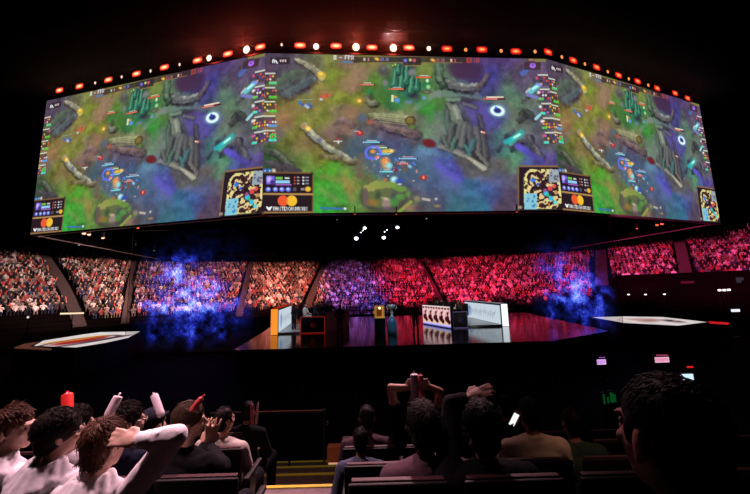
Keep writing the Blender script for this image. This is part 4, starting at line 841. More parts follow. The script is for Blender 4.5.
def standing(px, py, rz, label):
    p = at_z(px, py, SZ); bm = BM()
    for s in (-1, 1):
        limb(bm, [(s * .09, 0, .92), (s * .11, .02, .5), (s * .12, 0, .09)], [.095, .065, .045], 10); limb(bm, [(s * .12, .03, .04), (s * .13, -.13, .035)], [.045, .035], 8)
        limb(bm, [(s * .19, 0, 1.42), (s * .26, .02, 1.14), (s * .2, -.14, .95)], [.06, .045, .03], 10); limb(bm, [(s * .2, -.14, .95), (s * .17, -.2, .9)], [.03, .018], 8)
    ell(bm, (0, 0, .98), (.17, .12, .14)); ell(bm, (0, 0, 1.2), (.16, .11, .2)); ell(bm, (0, 0, 1.38), (.19, .11, .12)); cyl(bm, (0, 0, 1.42), (0, -.01, 1.58), .055, .05)
    ell(bm, (0, -.02, 1.66), (.08, .1, .12), n=14, m=10); ell(bm, (0, -.115, 1.645), (.014, .02, .02))
    o = obj('person', bm, mat('dark_suit', (.008, .007, .01), .8), None, True); o.location = p; o.rotation_euler = (0, 0, rz); tag(o, label, 'person')
    bm = BM(); ell(bm, (0, .01, 1.70), (.088, .105, .10), n=14, m=10); obj('hair', bm, mat('dark_hair_far', (.01, .008, .007), .6), o, True)
standing(340, 335.5, .4, 'dark standing figure on the stage between the red-outlined desk and the gold case')
standing(416, 334, -.5, 'dark standing figure on the stage just left of the portrait desk')
standing(294, 331, 1.2, 'dark standing figure beside the left display wall on the stage')
# gold trophy case on a black pedestal
p = at_z(380, 335, SZ)
root = empty('trophy_case', (p.x, p.y, SZ), .05); tag(root, 'open gold trophy case on a black pedestal, centre of the stage', 'trophy case')
GOLD = mat('glowing_gold', (.85, .5, .12), .3, .8, emit=(1, .5, .12), es=.22)  # faint own glow put in to brighten the gold
bm = BM(); box(bm, (0, 0, .45), (.6, .5, .9), bev=.02); box(bm, (0, 0, .92), (.66, .56, .05)); obj('pedestal', bm, BLACK, root)
bm = BM()
for x in (-.24, .24): box(bm, (x, 0, 1.28), (.07, .4, .68), bev=.01)
box(bm, (0, 0, 1.6), (.52, .4, .06)); box(bm, (0, 0, .97), (.52, .4, .05)); box(bm, (0, .17, 1.28), (.45, .04, .62)); obj('case_shell', bm, GOLD, root)
bm = BM(); box(bm, (0, .14, 1.27), (.3, .03, .5)); obj('case_lining', bm, mat('brown_lining', (.25, .12, .03), .6), root)
bm = BM(); ell(bm, (.02, -.02, 1.5), (.07, .07, .07)); obj('case_lamp', bm, emis('case_lamp', (1, .8, .45), 2.5), root)
bm = BM(); ell(bm, (-.3, -.05, 1.27), (.07, .05, .09)); obj('lock', bm, GOLD, root)
# trophy cup
p = at_z(392.5, 334.5, SZ)
root = empty('trophy_cup', (p.x, p.y, SZ)); tag(root, 'silver two-handled trophy cup on a tall blue-lit flared base, beside the gold case', 'trophy')
SIL = mat('silver', (.8, .88, .92), .35, .25)
def lathe(bm, prof, n=24):
    rows = [[bm.verts.new((r * math.cos(2 * PI * i / n), r * math.sin(2 * PI * i / n), z)) for i in range(n)] for r, z in prof]
    for a, b in zip(rows, rows[1:]):
        for i in range(n): bm.faces.new((a[i], a[(i + 1) % n], b[(i + 1) % n], b[i]))
    bm.faces.new(rows[0][::-1]); bm.faces.new(rows[-1])
bm = BM(); lathe(bm, [(.26, 0), (.27, .3), (.28, .6), (.25, .8), (.16, .92), (.1, 1.0)]); obj('flared_base', bm, mat('blue_lit_plinth', (.12, .26, .42), .3, .3), root, True)  # blue light on the base is put into its colour
bm = BM(); lathe(bm, [(.1, 1.0), (.06, 1.06), (.05, 1.15), (.09, 1.22), (.05, 1.28), (.06, 1.36), (.16, 1.45), (.2, 1.56), (.22, 1.68), (.19, 1.68), (.12, 1.5)]); obj('cup', bm, SIL, root, True)
for s in (-1, 1):
    bm = BM(); pts = [Vector((s * (.2 + .1 * math.sin(t * PI)), 0, 1.64 - .24 * t)) for t in [i / 6 for i in range(7)]]; limb(bm, pts, [.022] * 7, 6); obj('handle', bm, SIL, root, True)
# the gauzes with blue light picture
def gauze(name, pl, pr, z0, z1, label, strokes, pxbox, seed):
    a, b = Vector((*pl, 0)), Vector((*pr, 0)); d = b - a; L = d.length; hh = z1 - z0
    root = empty(name, (a.x, a.y, z0), math.atan2(d.y, d.x)); tag(root, label, 'projection gauze')
    cv = Canvas(340, 300, lambda u, v: u * L, lambda u, v: (1 - v) * hh)
    acc = np.zeros((cv.h, cv.w))
    for (x0, y0, x1, y1, r, al, sf) in strokes:
        t = np.clip(((cv.X - x0) * (x1 - x0) + (cv.Y - y0) * (y1 - y0)) / ((x1 - x0) ** 2 + (y1 - y0) ** 2 + 1e-6), 0, 1)
        dd = np.hypot(cv.X - x0 - t * (x1 - x0), cv.Y - y0 - t * (y1 - y0)); acc += al * np.exp(-(dd / r) ** 2 * sf)
    g = cv.noise(.5, seed, 4); g2 = cv.noise(.14, seed + 1, 2); acc = 1.9 * acc * np.clip((g - .22) * 2.3, .1, 2) * (.6 + .8 * g2)
    spark = (np.random.default_rng(seed).random((cv.h, cv.w)) < np.clip(acc * .2 + .001, 0, .2)) * (.2 + acc * .7)
    acc = acc / (1 + .45 * acc); ek = np.clip(np.minimum(cv.X, L - cv.X) / .8, 0, 1) * np.clip(cv.Y / 1.2, 0, 1); acc *= ek; spark *= ek
    cv.a[..., 0] = np.clip(acc * .10 + acc ** 3 * .15 + spark * .14, 0, 1); cv.a[..., 1] = np.clip(acc * .16 + acc ** 3 * .15 + spark * .2, 0, 1); cv.a[..., 2] = np.clip(acc * .85 + spark * .6, 0, 1)
    o = link('gauze_sheet', grid_mesh('gauze_sheet', np.clip(cv.a, 0, 1), ((0, 0, hh), (L, 0, hh), (0, 0, 0), (L, 0, 0))), picmat('gauze_glow', 1.0, .72), root)
    for x in (0, L): bm = BM(); cyl(bm, (x, 0, 0), (x, 0, hh), .012, n=6); obj('side_cable', bm, mat('cable_dark', (.002, .002, .002), 1, spec=0), root)
    for z_ in (hh, .04): bm = BM(); cyl(bm, (0, 0, z_), (L, 0, z_), .03, n=8); obj('batten', bm, mat('cable_dark', (.002, .002, .002), 1, spec=0), root)
    return root
GL0, GL1 = at_d(128, 300, 21.5), at_d(262, 300, 21.5)
GR0, GR1 = at_d(522, 300, 20.5), at_d(620, 300, 20.5)
def pxs(lst, p0, d, z0):
    out = []
    for (xa, ya, xb, yb, r, al, sf) in lst:
        A_, B_ = at_d(xa, ya, d), at_d(xb, yb, d); out.append((A_.x - p0.x, A_.z - z0, B_.x - p0.x, B_.z - z0, r * d / FPX, al, sf))
    return out
sl = [(190, 292, 205, 290, 40, .26, 1), (185, 325, 200, 325, 40, .09, 1), (140, 306, 165, 309, 4, .6, 1), (165, 309, 215, 309, 6, .5, 1), (175, 274, 176, 275, 9, .55, 1), (175, 274, 193, 258, 3, .4, 1), (172, 262, 178, 282, 7, .3, 1), (177, 278, 190, 300, 7, .5, 1), (186, 292, 214, 288, 10, .45, 1), (200, 292, 200, 300, 22, .28, 1), (148, 303, 166, 308, 3.5, .45, 1), (166, 308, 190, 309, 3.5, .6, 1), (190, 309, 236, 303, 5, .4, 1), (205, 300, 214, 285, 6, .4, 1),
      (152, 308, 151, 345, 4, .36, 1), (192, 306, 190, 350, 5, .34, 1), (214, 326, 222, 334, 6, .32, 1), (170, 290, 150, 280, 16, .2, 1), (225, 296, 236, 310, 12, .2, 1), (185, 320, 190, 335, 30, .10, 1), (160, 270, 185, 265, 14, .2, 1)]
gauze('projection_gauze', (GL0.x, 21.5), (GL1.x, 21.5), 0.02, H - .1, 'sheer hanging gauze with a glowing blue spray of light, left of the stage', pxs(sl, GL0, 21.5, 0.02), None, 41)
sr = [(570, 284, 584, 286, 32, .24, 1), (570, 320, 590, 320, 34, .08, 1), (562, 266, 563, 267, 4, .5, 1), (562, 267, 570, 256, 2, .4, 1), (560, 262, 566, 285, 7, .45, 1), (566, 285, 580, 296, 9, .5, 1), (546, 294, 562, 299, 2.6, .55, 1), (562, 299, 574, 299, 2.6, .55, 1), (574, 296, 590, 288, 4, .5, 1), (590, 290, 613, 293, 3, .5, 1), (580, 286, 588, 280, 10, .3, 1), (570, 275, 590, 300, 20, .24, 1),
      (549, 300, 551, 325, 4, .34, 1), (582, 300, 583, 335, 5, .3, 1), (602, 300, 600, 320, 4, .32, 1), (545, 262, 560, 280, 14, .2, 1), (575, 310, 580, 330, 24, .1, 1), (543, 290, 556, 296, 5, .25, 1)]
gauze('projection_gauze', (GR0.x, 20.5), (GR1.x, 20.5), 0.02, H - .1, 'sheer hanging gauze with a glowing blue spray of light, right of the stage', pxs(sr, GR0, 20.5, 0.02), None, 51)
# small lights on the dark arena floor
def desk_light(px, py, d, w, h, em, label, cat='sign', name='lit_sign', pole=True, txt=None):
    p = at_d(px, py, d); root = empty(name, (p.x, p.y, p.z)); tag(root, label, cat)
    bm = BM(); box(bm, (0, .03, 0), (w + .06, .05, h + .06)); obj('frame', bm, BLACK, root)
    if txt is not None: link('face', grid_mesh('face', txt, ((-w / 2, 0, h / 2), (w / 2, 0, h / 2), (-w / 2, 0, -h / 2), (w / 2, 0, -h / 2))), picmat('sign_glow', 1.0), root)
    else: bm = BM(); box(bm, (0, 0, 0), (w, .02, h)); obj('face', bm, em, root)
    if pole: bm = BM(); g = p.z; box(bm, (0, .06, -g / 2), (.05, .05, g)); box(bm, (0, .06, -g + .03), (.4, .4, .05)); obj('stand', bm, BLACK, root)
    return root
def stext(t, bg, fg, w=60, h=26, x=4, y=5, th=16, sp=.72):
    cv = Canvas(w, h, lambda u, v: u * w, lambda u, v: v * h, bg); _q = random.Random(len(t)); [cv.line(x + k * 5.5, y + 1, x + k * 5.5 + _q.uniform(-2, 3), y + th, .9, fg, .6, 1.6) for k in range(int((w - 8) / 5.5) + 1)]; return cv.a
desk_light(662, 359.8, 12.5, .55, .2, None, 'pink glowing sign on the dark floor right of the stage, the wider one', txt=stext('-----', (250, 190, 215), (190, 60, 120), 60, 22, 3, 4, 13, .82))
desk_light(662, 355.2, 12.5, .45, .04, emis('pink_dim', (.6, .08, .2), .6), 'thin pink light strip just above the wider pink sign', 'light', 'light_strip', True)
desk_light(601.5, 362, 13, .36, .2, None, 'small lilac glowing sign on the dark floor below the right gauze', txt=stext('----', (240, 190, 250), (150, 60, 190), 44, 22, 4, 4, 13, .8))
desk_light(602, 357.5, 13, .24, .03, emis('lilac_dim', (.5, .15, .6), .5), 'thin lilac light strip just above the small lilac sign', 'light', 'light_strip', True)
WH = emis('desk_lamp_white', (1, .97, .95), 2)
for k, (px, py) in enumerate([(628.5, 294.5), (645.5, 294.5), (664.5, 294.2)]): desk_light(px, py, 30, .22, .1, WH, 'small white work lamp below the raised pink crowd, %s of the widely spaced three' % ordn[k], 'lamp', 'work_lamp')
for k, (px, py) in enumerate([(719.5, 290.2), (724.3, 290.1), (728.8, 289.8)]): desk_light(px, py, 28, .3, .16, WH, 'white work lamp near the right edge, %s of the close row of three' % ordn[k], 'lamp', 'work_lamp')
desk_light(735.5, 310.5, 22, .6, .18, emis('monitor_white', (.85, .88, 1), 1.1), 'white lit monitor on the floor by the right edge, beyond the white floor', 'monitor', 'floor_monitor')
desk_light(687, 377.2, 9, .34, .17, emis('monitor_blue', (.6, .85, 1), 1.1), 'pale blue lit laptop screen behind the big dark head on the right', 'screen', 'laptop_screen')
desk_light(690, 367, 10.5, .2, .05, emis('red_glow_dim', (1, .02, .02), .7), 'small red glow just above the pale blue laptop screen', 'lamp', 'red_lamp')
desk_light(72, 313.4, 24, 1.8, .12, emis('warm_bar', (1, .75, .5), 1.1), 'warm horizontal light bar in the dark below the left crowd', 'light', 'light_bar')
desk_light(28, 317.2, 22, .14, .14, emis('dot_white', (.9, .8, .7), .9), 'small white lamp in the dark at far left, left of the warm bar', 'lamp', 'work_lamp')
desk_light(742, 280, 30, 1.1, .5, emis('grey_dim', (.035, .025, .035), 1), 'dim grey panel at the right edge below the pink crowd', 'panel', 'dim_panel')
for k, (px, py, w, h) in enumerate([(604, 399, .03, .2), (608, 400, .03, .12), (611.5, 397.5, .05, .2), (614.5, 398, .05, .16)]):
    desk_light(px, py, 7, w, h, emis('green_led', (.01, .4, .08), .13), 'dim green equipment light left of the big dark head, %s from the left' % ordn[k], 'light', 'equipment_light')
# ================================================================== people in the rows in front of the camera
TMP = bpy.data.scenes.new('tmp')
def remeshed(name, bm, voxel, smooth=2, disp=None):
    """fuse overlapping shapes into one continuous skin"""
    me = bpy.data.meshes.new(name); bm.to_mesh(me); bm.free(); o = bpy.data.objects.new(name, me); TMP.collection.objects.link(o)
    r = o.modifiers.new('r', 'REMESH'); r.mode = 'VOXEL'; r.voxel_size = voxel; r.use_smooth_shade = True
    if smooth: s = o.modifiers.new('s', 'SMOOTH'); s.factor = .5; s.iterations = smooth
    if disp:
        tx = bpy.data.textures.new(name, 'CLOUDS'); tx.noise_scale = disp[1]; tx.noise_depth = 2
        d = o.modifiers.new('d', 'DISPLACE'); d.texture = tx; d.strength = disp[0]; d.mid_level = .5
    TMP.view_layers[0].update(); dg = TMP.view_layers[0].depsgraph
    out = bpy.data.meshes.new_from_object(o.evaluated_get(dg)); out.name = name
    bpy.data.objects.remove(o); bpy.data.meshes.remove(me)
    out.materials.clear()
    return out
SKINM = mat('skin', (.56, .32, .23), .5, noise=.12, scale=30)
SKIND = mat('skin_shaded', (.24, .11, .08), .6, spec=.25, noise=.1, scale=30)  # darker skin copy, weak light put into the colour
SKINP = mat('skin_pale', (.62, .38, .29), .5, noise=.1, scale=30)
def hairm(name, c): return mat(name, c, .6, noise=.5, scale=60, bump=.2, spec=.12 if c[0] < .02 else .3)
HB, HD, HR, HK = hairm('hair_brown', (.06, .028, .014)), hairm('hair_dark', (.014, .009, .007)), hairm('hair_auburn', (.085, .03, .014)), hairm('hair_black', (.004, .003, .003))
def clothm(name, c): return mat(name, c, .95, noise=.12, scale=14, bump=.5, spec=.1)
WHITE, GREY, NAVY, BLK, CREAM, MAUVE, GREEN, BGREY, TAN = clothm('cloth_white', (.68, .64, .66)), clothm('cloth_grey', (.5, .47, .5)), clothm('cloth_navy', (.008, .009, .022)), clothm('cloth_black', (.004, .0035, .0045)), clothm('cloth_cream', (.5, .42, .36)), clothm('cloth_mauve', (.06, .03, .04)), clothm('cloth_green', (.02, .04, .03)), clothm('cloth_bluegrey', (.05, .055, .09)), clothm('cloth_tan', (.36, .31, .28))
DEN = clothm('denim_dark', (.007, .006, .009))
def hand(bm, w, dirv, nrm, side, curl=.5, s=1.0, spread=.5):
    """w wrist, dirv towards the fingertips, nrm out of the back of the hand, side: +1 thumb towards dirv x nrm"""
    d = Vector(dirv).normalized(); n = Vector(nrm); n = (n - d * n.dot(d)).normalized(); x = d.cross(n) * side
    w = Vector(w); R = Matrix((x, d, n)).transposed().to_4x4()
    ell(bm, w + d * .045 * s, (.040 * s, .052 * s, .018 * s), R, 12, 8)
    ell(bm, w + d * .015 * s, (.028 * s, .03 * s, .02 * s), R, 10, 6)
    for i, (ox, L) in enumerate(((.030, .072), (.010, .080), (-.011, .074), (-.030, .058))):
        a = ox / .03 * .18 * spread; b = w + d * .085 * s + x * ox * s; dd = (d * math.cos(a) + x * math.sin(a))
        pts = [b - d * .02 * s]; cur = dd; p = b; ang = curl * .5
        for seg in (.45, .32, .25):
            pts.append(p); p = p + cur * L * seg * s * 1.05
            cur = (cur * math.cos(ang) - n * math.sin(ang)).normalized(); ang = curl
        pts.append(p)
        limb(bm, pts, [.010 * s, .0100 * s, .0092 * s, .0085 * s, .0072 * s], 8)
    th = w + x * .022 * s + d * .02 * s; td = (x * .8 + d * .6 - n * .2 * curl).normalized()
    limb(bm, [th, th + td * .032 * s, th + (td * .6 + d * .5).normalized() * .058 * s], [.014 * s, .012 * s, .009 * s], 8)
def head_parts(bm, hc, R, s=1.0, ears=True):
    def P(x, y, z): return hc + R @ (Vector((x, y, z * 1.08)) * s)
    M4 = R.to_4x4()
    ell(bm, P(0, -.012, .03), (.076 * s, .095 * s, .09 * s), M4, 20, 14)        # cranium
    ell(bm, P(0, .03, -.03), (.062 * s, .066 * s, .085 * s), M4, 18, 12)        # face
    ell(bm, P(0, .055, -.088), (.032 * s, .028 * s, .026 * s), M4, 12, 8)       # chin
    for q in (-1, 1):
        ell(bm, P(q * .045, .01, -.07), (.018 * s, .045 * s, .028 * s), M4, 10, 8)  # jaw
        ell(bm, P(q * .036, .072, -.025), (.022 * s, .018 * s, .02 * s), M4, 10, 8)  # cheek
        ell(bm, P(q * .026, .084, .022), (.026 * s, .012 * s, .010 * s), M4, 10, 8)  # brow
        if ears: ell(bm, P(q * .078, -.008, -.008), (.011 * s, .022 * s, .034 * s), M4 @ Euler((0, 0, q * .35)).to_matrix().to_4x4(), 12, 8); ell(bm, P(q * .079, -.004, -.034), (.008 * s, .012 * s, .012 * s), M4, 8, 6)
    limb(bm, [P(0, .09, .016), P(0, .108, -.012), P(0, .112, -.022)], [.009 * s, .013 * s, .014 * s], 8)   # nose
    ell(bm, P(0, .100, -.026), (.018 * s, .012 * s, .009 * s), M4, 8, 6)
    ell(bm, P(0, .090, -.052), (.023 * s, .011 * s, .0065 * s), M4, 10, 6); ell(bm, P(0, .088, -.064), (.02 * s, .011 * s, .007 * s), M4, 10, 6)
    return P
def hair_mesh(hc, R, style, s, seed):
    """smooth cap of hair with a coat of fine locks grown over it"""
    rg = random.Random(seed); bm = BM(); M4 = R.to_4x4()
    def P(x, y, z): return hc + R @ (Vector((x, y, z * 1.08)) * s)
    vol = {'short': .003, 'tousled': .009, 'curly': .022, 'buzz': .002, 'bushy': .016}[style]
    ax = (.078 + vol, .093 + vol, .085 + vol)
    ell(bm, P(0, -.018, .042), (ax[0] * s, ax[1] * s, ax[2] * s), M4, 24, 16)
    ell(bm, P(0, -.045, -.012), ((.068 + vol * .8) * s, (.056 + vol * .8) * s, (.078 + vol * .4) * s), M4, 18, 12)
    for q in (-1, 1): ell(bm, P(q * (.072 + vol * .3), .016, .01), (.009 * s, .018 * s, .034 * s), M4, 8, 6)
    me = remeshed('hair', bm, .007 * s, 2, (.006 * s, .03))
    V = [tuple(v.co) for v in me.vertices]; F = [tuple(p.vertices) for p in me.polygons]; bpy.data.meshes.remove(me)
    n = {'short': 1200, 'tousled': 2600, 'curly': 2600, 'buzz': 20, 'bushy': 2600}[style]
    ln = {'short': .018, 'tousled': .042, 'curly': .034, 'buzz': .01, 'bushy': .05}[style]
    clump = [Vector((rg.gauss(0, 1), rg.gauss(0, 1), rg.gauss(0, .6))).normalized() for _ in range(26)]
    for i in range(n):
        z = rg.uniform(-.95, 1); t = rg.uniform(0, 2 * PI); rr = math.sqrt(max(0, 1 - z * z)); u = Vector((rr * math.cos(t), rr * math.sin(t), z))
        if u.y > .25 and u.z < .30: continue
        if u.z < -.15 and u.y > -.05: continue
        if u.z > -.25: c = Vector((u.x * ax[0], -.018 + u.y * ax[1], .042 + u.z * ax[2]))
        else: c = Vector((u.x * (.068 + vol * .8), -.045 + u.y * (.056 + vol * .8), -.012 + u.z * (.078 + vol * .4)))
        crown = Vector((0.1, -.5, .86)); flow = (u - crown); flow -= u * flow.dot(u)
        flow = flow.normalized() if flow.length > 1e-3 else Vector((1, 0, 0))
        cl = clump[min(range(26), key=lambda k: -clump[k].dot(u))]; tw = cl.cross(u); 
        L = ln * rg.uniform(.6, 1.25); w = .0021 * rg.uniform(.7, 1.3)
        d0 = (flow * .8 + u * rg.uniform(.05, .35) + (cl - u) * .55 + Vector((rg.gauss(0, .25), rg.gauss(0, .25), rg.gauss(0, .2)))).normalized()
        side = u.cross(d0).normalized(); p = c - u * .003; cur = d0; pts = [p]
        ns = 4 if style == 'curly' or style == 'bushy' else 3
        for k in range(ns):
            p = p + cur * L / ns; pts.append(p)
            if style in ('curly', 'bushy'): cur = (cur + side * rg.choice((-1, 1)) * .7 - u * .35).normalized()
            else: cur = (cur - u * .35 + side * rg.gauss(0, .2)).normalized()
        base = len(V)
        for k, q in enumerate(pts):
            r_ = w * (1, 1, .8, .5, .2)[min(4, int(k * 4 / ns))]
            for (cx, cy) in ((1, 0), (-.5, .87), (-.5, -.87)):
                V.append(tuple(P(*(q + side * r_ * cx * 1.3 + u * r_ * cy))))
        for k in range(ns):
            for j in range(3): a_ = base + k * 3 + j; b_ = base + k * 3 + (j + 1) % 3; F.append((a_, b_, b_ + 3, a_ + 3))
        F.append((base + ns * 3, base + ns * 3 + 1, base + ns * 3 + 2))
    me = bpy.data.meshes.new('hair'); me.from_pydata(V, [], F); me.update(); return me
def seated(px, py, d, label, top=WHITE, hair=HB, style='tousled', yaw=0, head_yaw=None, head_pitch=0, head_roll=0, skin=SKINM, s=1.0, arms=None, lean=0.0, voxel=.010, glasses=False, hood=False, sleeves='long', group=None, cap=None, seed=1, wide=1.0, hw=1.0):
    hp = at_d(px, py, d); floor = hp.z - 1.24 * s
    root_loc = Vector((hp.x, hp.y, floor)); Ry = Matrix.Rotation(math.radians(yaw), 3, 'Z')
    hy = math.radians(head_yaw if head_yaw is not None else yaw)
    HR_ = Euler((math.radians(head_pitch), math.radians(head_roll), hy - math.radians(yaw)), 'XYZ').to_matrix()
    hc = Vector((0, .04 + lean, 1.24)); a = s
    def S(v): return Vector(v) * a
    bm = BM()
    hips, waist, chest, nb = Vector((0, 0, .56)), Vector((0, lean * .3, .74)), Vector((0, lean * .7, .93)), Vector((0, lean * .8, 1.05))
    ell(bm, S(hips), S((.165 * wide, .12, .12)), None, 18, 12); ell(bm, S(waist), S((.14 * wide, .10, .14)), None, 18, 12); ell(bm, S(chest), S((.165 * wide, .105, .15)), None, 18, 12)
    cyl(bm, S(nb - Vector((0, 0, .03))), S(hc - Vector((0, .015, .06))), .055 * a, .047 * a, 14)
    sh = [Vector((q * .18 * wide, lean * .8, 1.01)) for q in (-1, 1)]
    limb(bm, [S(sh[0]), S(nb + Vector((0, 0, -.01))), S(sh[1])], [.055 * a, .075 * a, .055 * a], 14)
    for q in (-1, 1):
        limb(bm, [S((q * .10, .02, .53)), S((q * .14, .44, .54)), S((q * .14, .44, .10))], [.085 * a, .062 * a, .042 * a], 12)
        limb(bm, [S((q * .14, .42, .06)), S((q * .15, .58, .035))], [.045 * a, .035 * a], 10)
    if arms is None: arms = [dict(e=(-.25, .06, .76), h=(-.10, .34, .66)), dict(e=(.25, .06, .76), h=(.10, .34, .66))]
    inv = Ry.transposed()
    A = []
    for i, ar in enumerate(arms):
        if 'px' in ar:   # elbow and hand given as points seen in the photograph with their own depth
            e = inv @ (at_d(*ar['px'][0]) - root_loc) / a; h = inv @ (at_d(*ar['px'][1]) - root_loc) / a
        else: e, h = Vector(ar['e']), Vector(ar['h'])
        limb(bm, [S(sh[i]), S(e), S(h)], [.05 * a, .042 * a, .026 * a], 12)
        hd = inv @ Vector(ar['hd']) if 'hd' in ar else (h - e); hn = inv @ Vector(ar['hn']) if 'hn' in ar else Vector((0, 0, 1))
        hand(bm, S(h), hd, hn, ar.get('side', 1 if i == 0 else -1), ar.get('curl', .5), a * ar.get('hs', 1.05), ar.get('spread', .6)); A.append((e, h))
    hs = s * .95 * hw
    P = head_parts(bm, S(hc), HR_, hs)
    body = link('person', remeshed('person', bm, voxel * a, 2), skin, None, True)
    body.location = root_loc; body.rotation_euler = (0, 0, math.radians(yaw)); tag(body, label, 'person', group)
    # clothes
    bm = BM(); g = .012
    ell(bm, S(hips), S((.175 * wide + g, .13 + g, .12)), None, 18, 12); ell(bm, S(waist), S((.15 * wide + g, .11 + g, .15)), None, 18, 12); ell(bm, S(chest), S((.172 * wide + g, .112 + g, .15)), None, 18, 12)
    limb(bm, [S(sh[0] + Vector((.01, 0, -.005))), S(nb + Vector((0, 0, -.018))), S(sh[1] + Vector((-.01, 0, -.005)))], [(.058 + g) * a, (.078 + g) * a, (.058 + g) * a], 14)
    for i, (e, h) in enumerate(A):
        if sleeves == 'long':
            w_ = h + (e - h).normalized() * .02; limb(bm, [S(sh[i]), S(e), S(w_)], [(.056 + g) * a, (.046 + g) * a, (.030 + g * .9) * a], 14)
            rg = random.Random(seed + i)
            for k in range(7):
                t = rg.random(); c = sh[i].lerp(e, t) if k % 2 else e.lerp(w_, t); dd = (e - sh[i]).normalized() if k % 2 else (w_ - e).normalized()
                pp = dd.orthogonal().normalized(); pp.rotate(Matrix.Rotation(rg.uniform(0, 6.28), 3, dd)); r_ = .05 * a
                limb(bm, [S(c) + pp * r_, S(c + dd * .04) + pp.cross(dd) * r_], [.010 * a, .006 * a], 8)
        else: m_ = sh[i].lerp(e, .62); limb(bm, [S(sh[i]), S(m_)], [(.056 + g) * a, (.052 + g * 1.3) * a], 14)
    if hood:
        for k in range(9):
            t = PI * (k / 8) * 1.1 - .15; limb(bm, [S(nb + Vector((math.cos(t) * .082, -.01 - math.sin(t) * .075, .075 - .015 * math.sin(t)))), S(nb + Vector((math.cos(t) * .115, -.03 - math.sin(t) * .115, .01 - .04 * math.sin(t)))), S(nb + Vector((math.cos(t) * .10, -.03 - math.sin(t) * .12, -.06 - .07 * math.sin(t))))], [.022 * a, .034 * a, .02 * a], 10)
    else: 
        for k in range(16):
            t = 2 * PI * k / 16; t2 = 2 * PI * (k + 1) / 16; limb(bm, [S(nb + Vector((math.cos(t) * .062, math.sin(t) * .058 - .003, .032 - .02 * math.sin(t)))), S(nb + Vector((math.cos(t2) * .062, math.sin(t2) * .058 - .003, .032 - .02 * math.sin(t2))))], [.011 * a, .011 * a], 8)
    link('hoodie' if hood else 'shirt', remeshed('shirt', bm, max(.009, voxel) * a, 2, (.012 * a, .07)), top, body, True)
    bm = BM()
    ell(bm, S(hips - Vector((0, 0, .03))), S((.18 * wide, .13, .11)), None, 16, 10)
    for q in (-1, 1): limb(bm, [S((q * .10, .02, .53)), S((q * .14, .44, .54)), S((q * .14, .44, .14))], [.098 * a, .075 * a, .056 * a], 12)
    link('trousers', remeshed('trousers', bm, .014 * a, 2), DEN, body, True)
    bm = BM()
    for q in (-1, 1): limb(bm, [S((q * .14, .41, .06)), S((q * .15, .50, .05)), S((q * .155, .61, .04))], [.052 * a, .048 * a, .04 * a], 10)
    link('shoes', remeshed('shoes', bm, .012 * a, 1), mat('shoe_dark', (.03, .03, .03), .6), body, True)
    link('hair', hair_mesh(S(hc), HR_, style, hs, seed), hair, body, True)
    if cap:
        bm = BM(); ell(bm, P(0, -.016, .055), (.092 * hs, .108 * hs, .082 * hs), HR_.to_4x4(), 20, 12); limb(bm, [P(-.04, .09, .05), P(0, .15, .045), P(.04, .09, .05)], [.012, .01, .012], 8)
        link('cap', remeshed('cap', bm, .007, 2), cap, body, True)
    bm = BM()
    for q in (-1, 1): ell(bm, P(q * .026, .084, .003), (.011 * hs,) * 3, None, 10, 8)
    obj('eye', bm, mat('eye_dark', (.12, .08, .07), .25), body, True)
    if glasses:
        bm = BM()
        for q in (-1, 1):
            for k in range(16):
                t, t2 = 2 * PI * k / 16, 2 * PI * (k + 1) / 16
                cyl(bm, P(q * .03 + .024 * math.cos(t), .108, .002 + .018 * math.sin(t)), P(q * .03 + .024 * math.cos(t2), .108, .002 + .018 * math.sin(t2)), .0022, n=6)
            cyl(bm, P(q * .054, .106, .008), P(q * .088, -.005, .014), .0025, n=6)
        cyl(bm, P(-.007, .11, .006), P(.007, .11, .006), .0022, n=6)
        obj('glasses', bm, mat('glasses_metal', (.2, .18, .18), .25, .8), body)
    return body
def stick(p0, p1, r, m, label):
    """inflated clapper stick"""
    p0, p1 = Vector(p0), Vector(p1); L = (p1 - p0).length; root = empty('clapper_stick', p0); tag(root, label, 'clapper stick')
    root.rotation_mode = 'QUATERNION'; root.rotation_quaternion = (p1 - p0).to_track_quat('Z', 'Y')
    bm = BM(); lathe(bm, [(r * .7, -.002), (r * .95, .006), (r, .02), (r, L - .015), (r * .95, L - .004), (r * .75, L)], 16); obj('tube', bm, m, root, True)
    bm = BM(); lathe(bm, [(.006, L), (.008, L + .018), (.003, L + .022)], 8); obj('valve', bm, m, root)
    bm = BM(); [box(bm, (0, -r - .001, L * .3 + k * .035), (r * .6, .003, .02)) for k in range(int(L * 10))]; obj('print', bm, mat('stick_print', (.2, .02, .02), .5), root)
    return root
SRED, SWHT, SDR = mat('stick_red', (.75, .03, .025), .3, emit=(1, .03, .02), es=.06), mat('stick_white', (.75, .62, .68), .3), mat('stick_dark_red', (.45, .05, .05), .35)
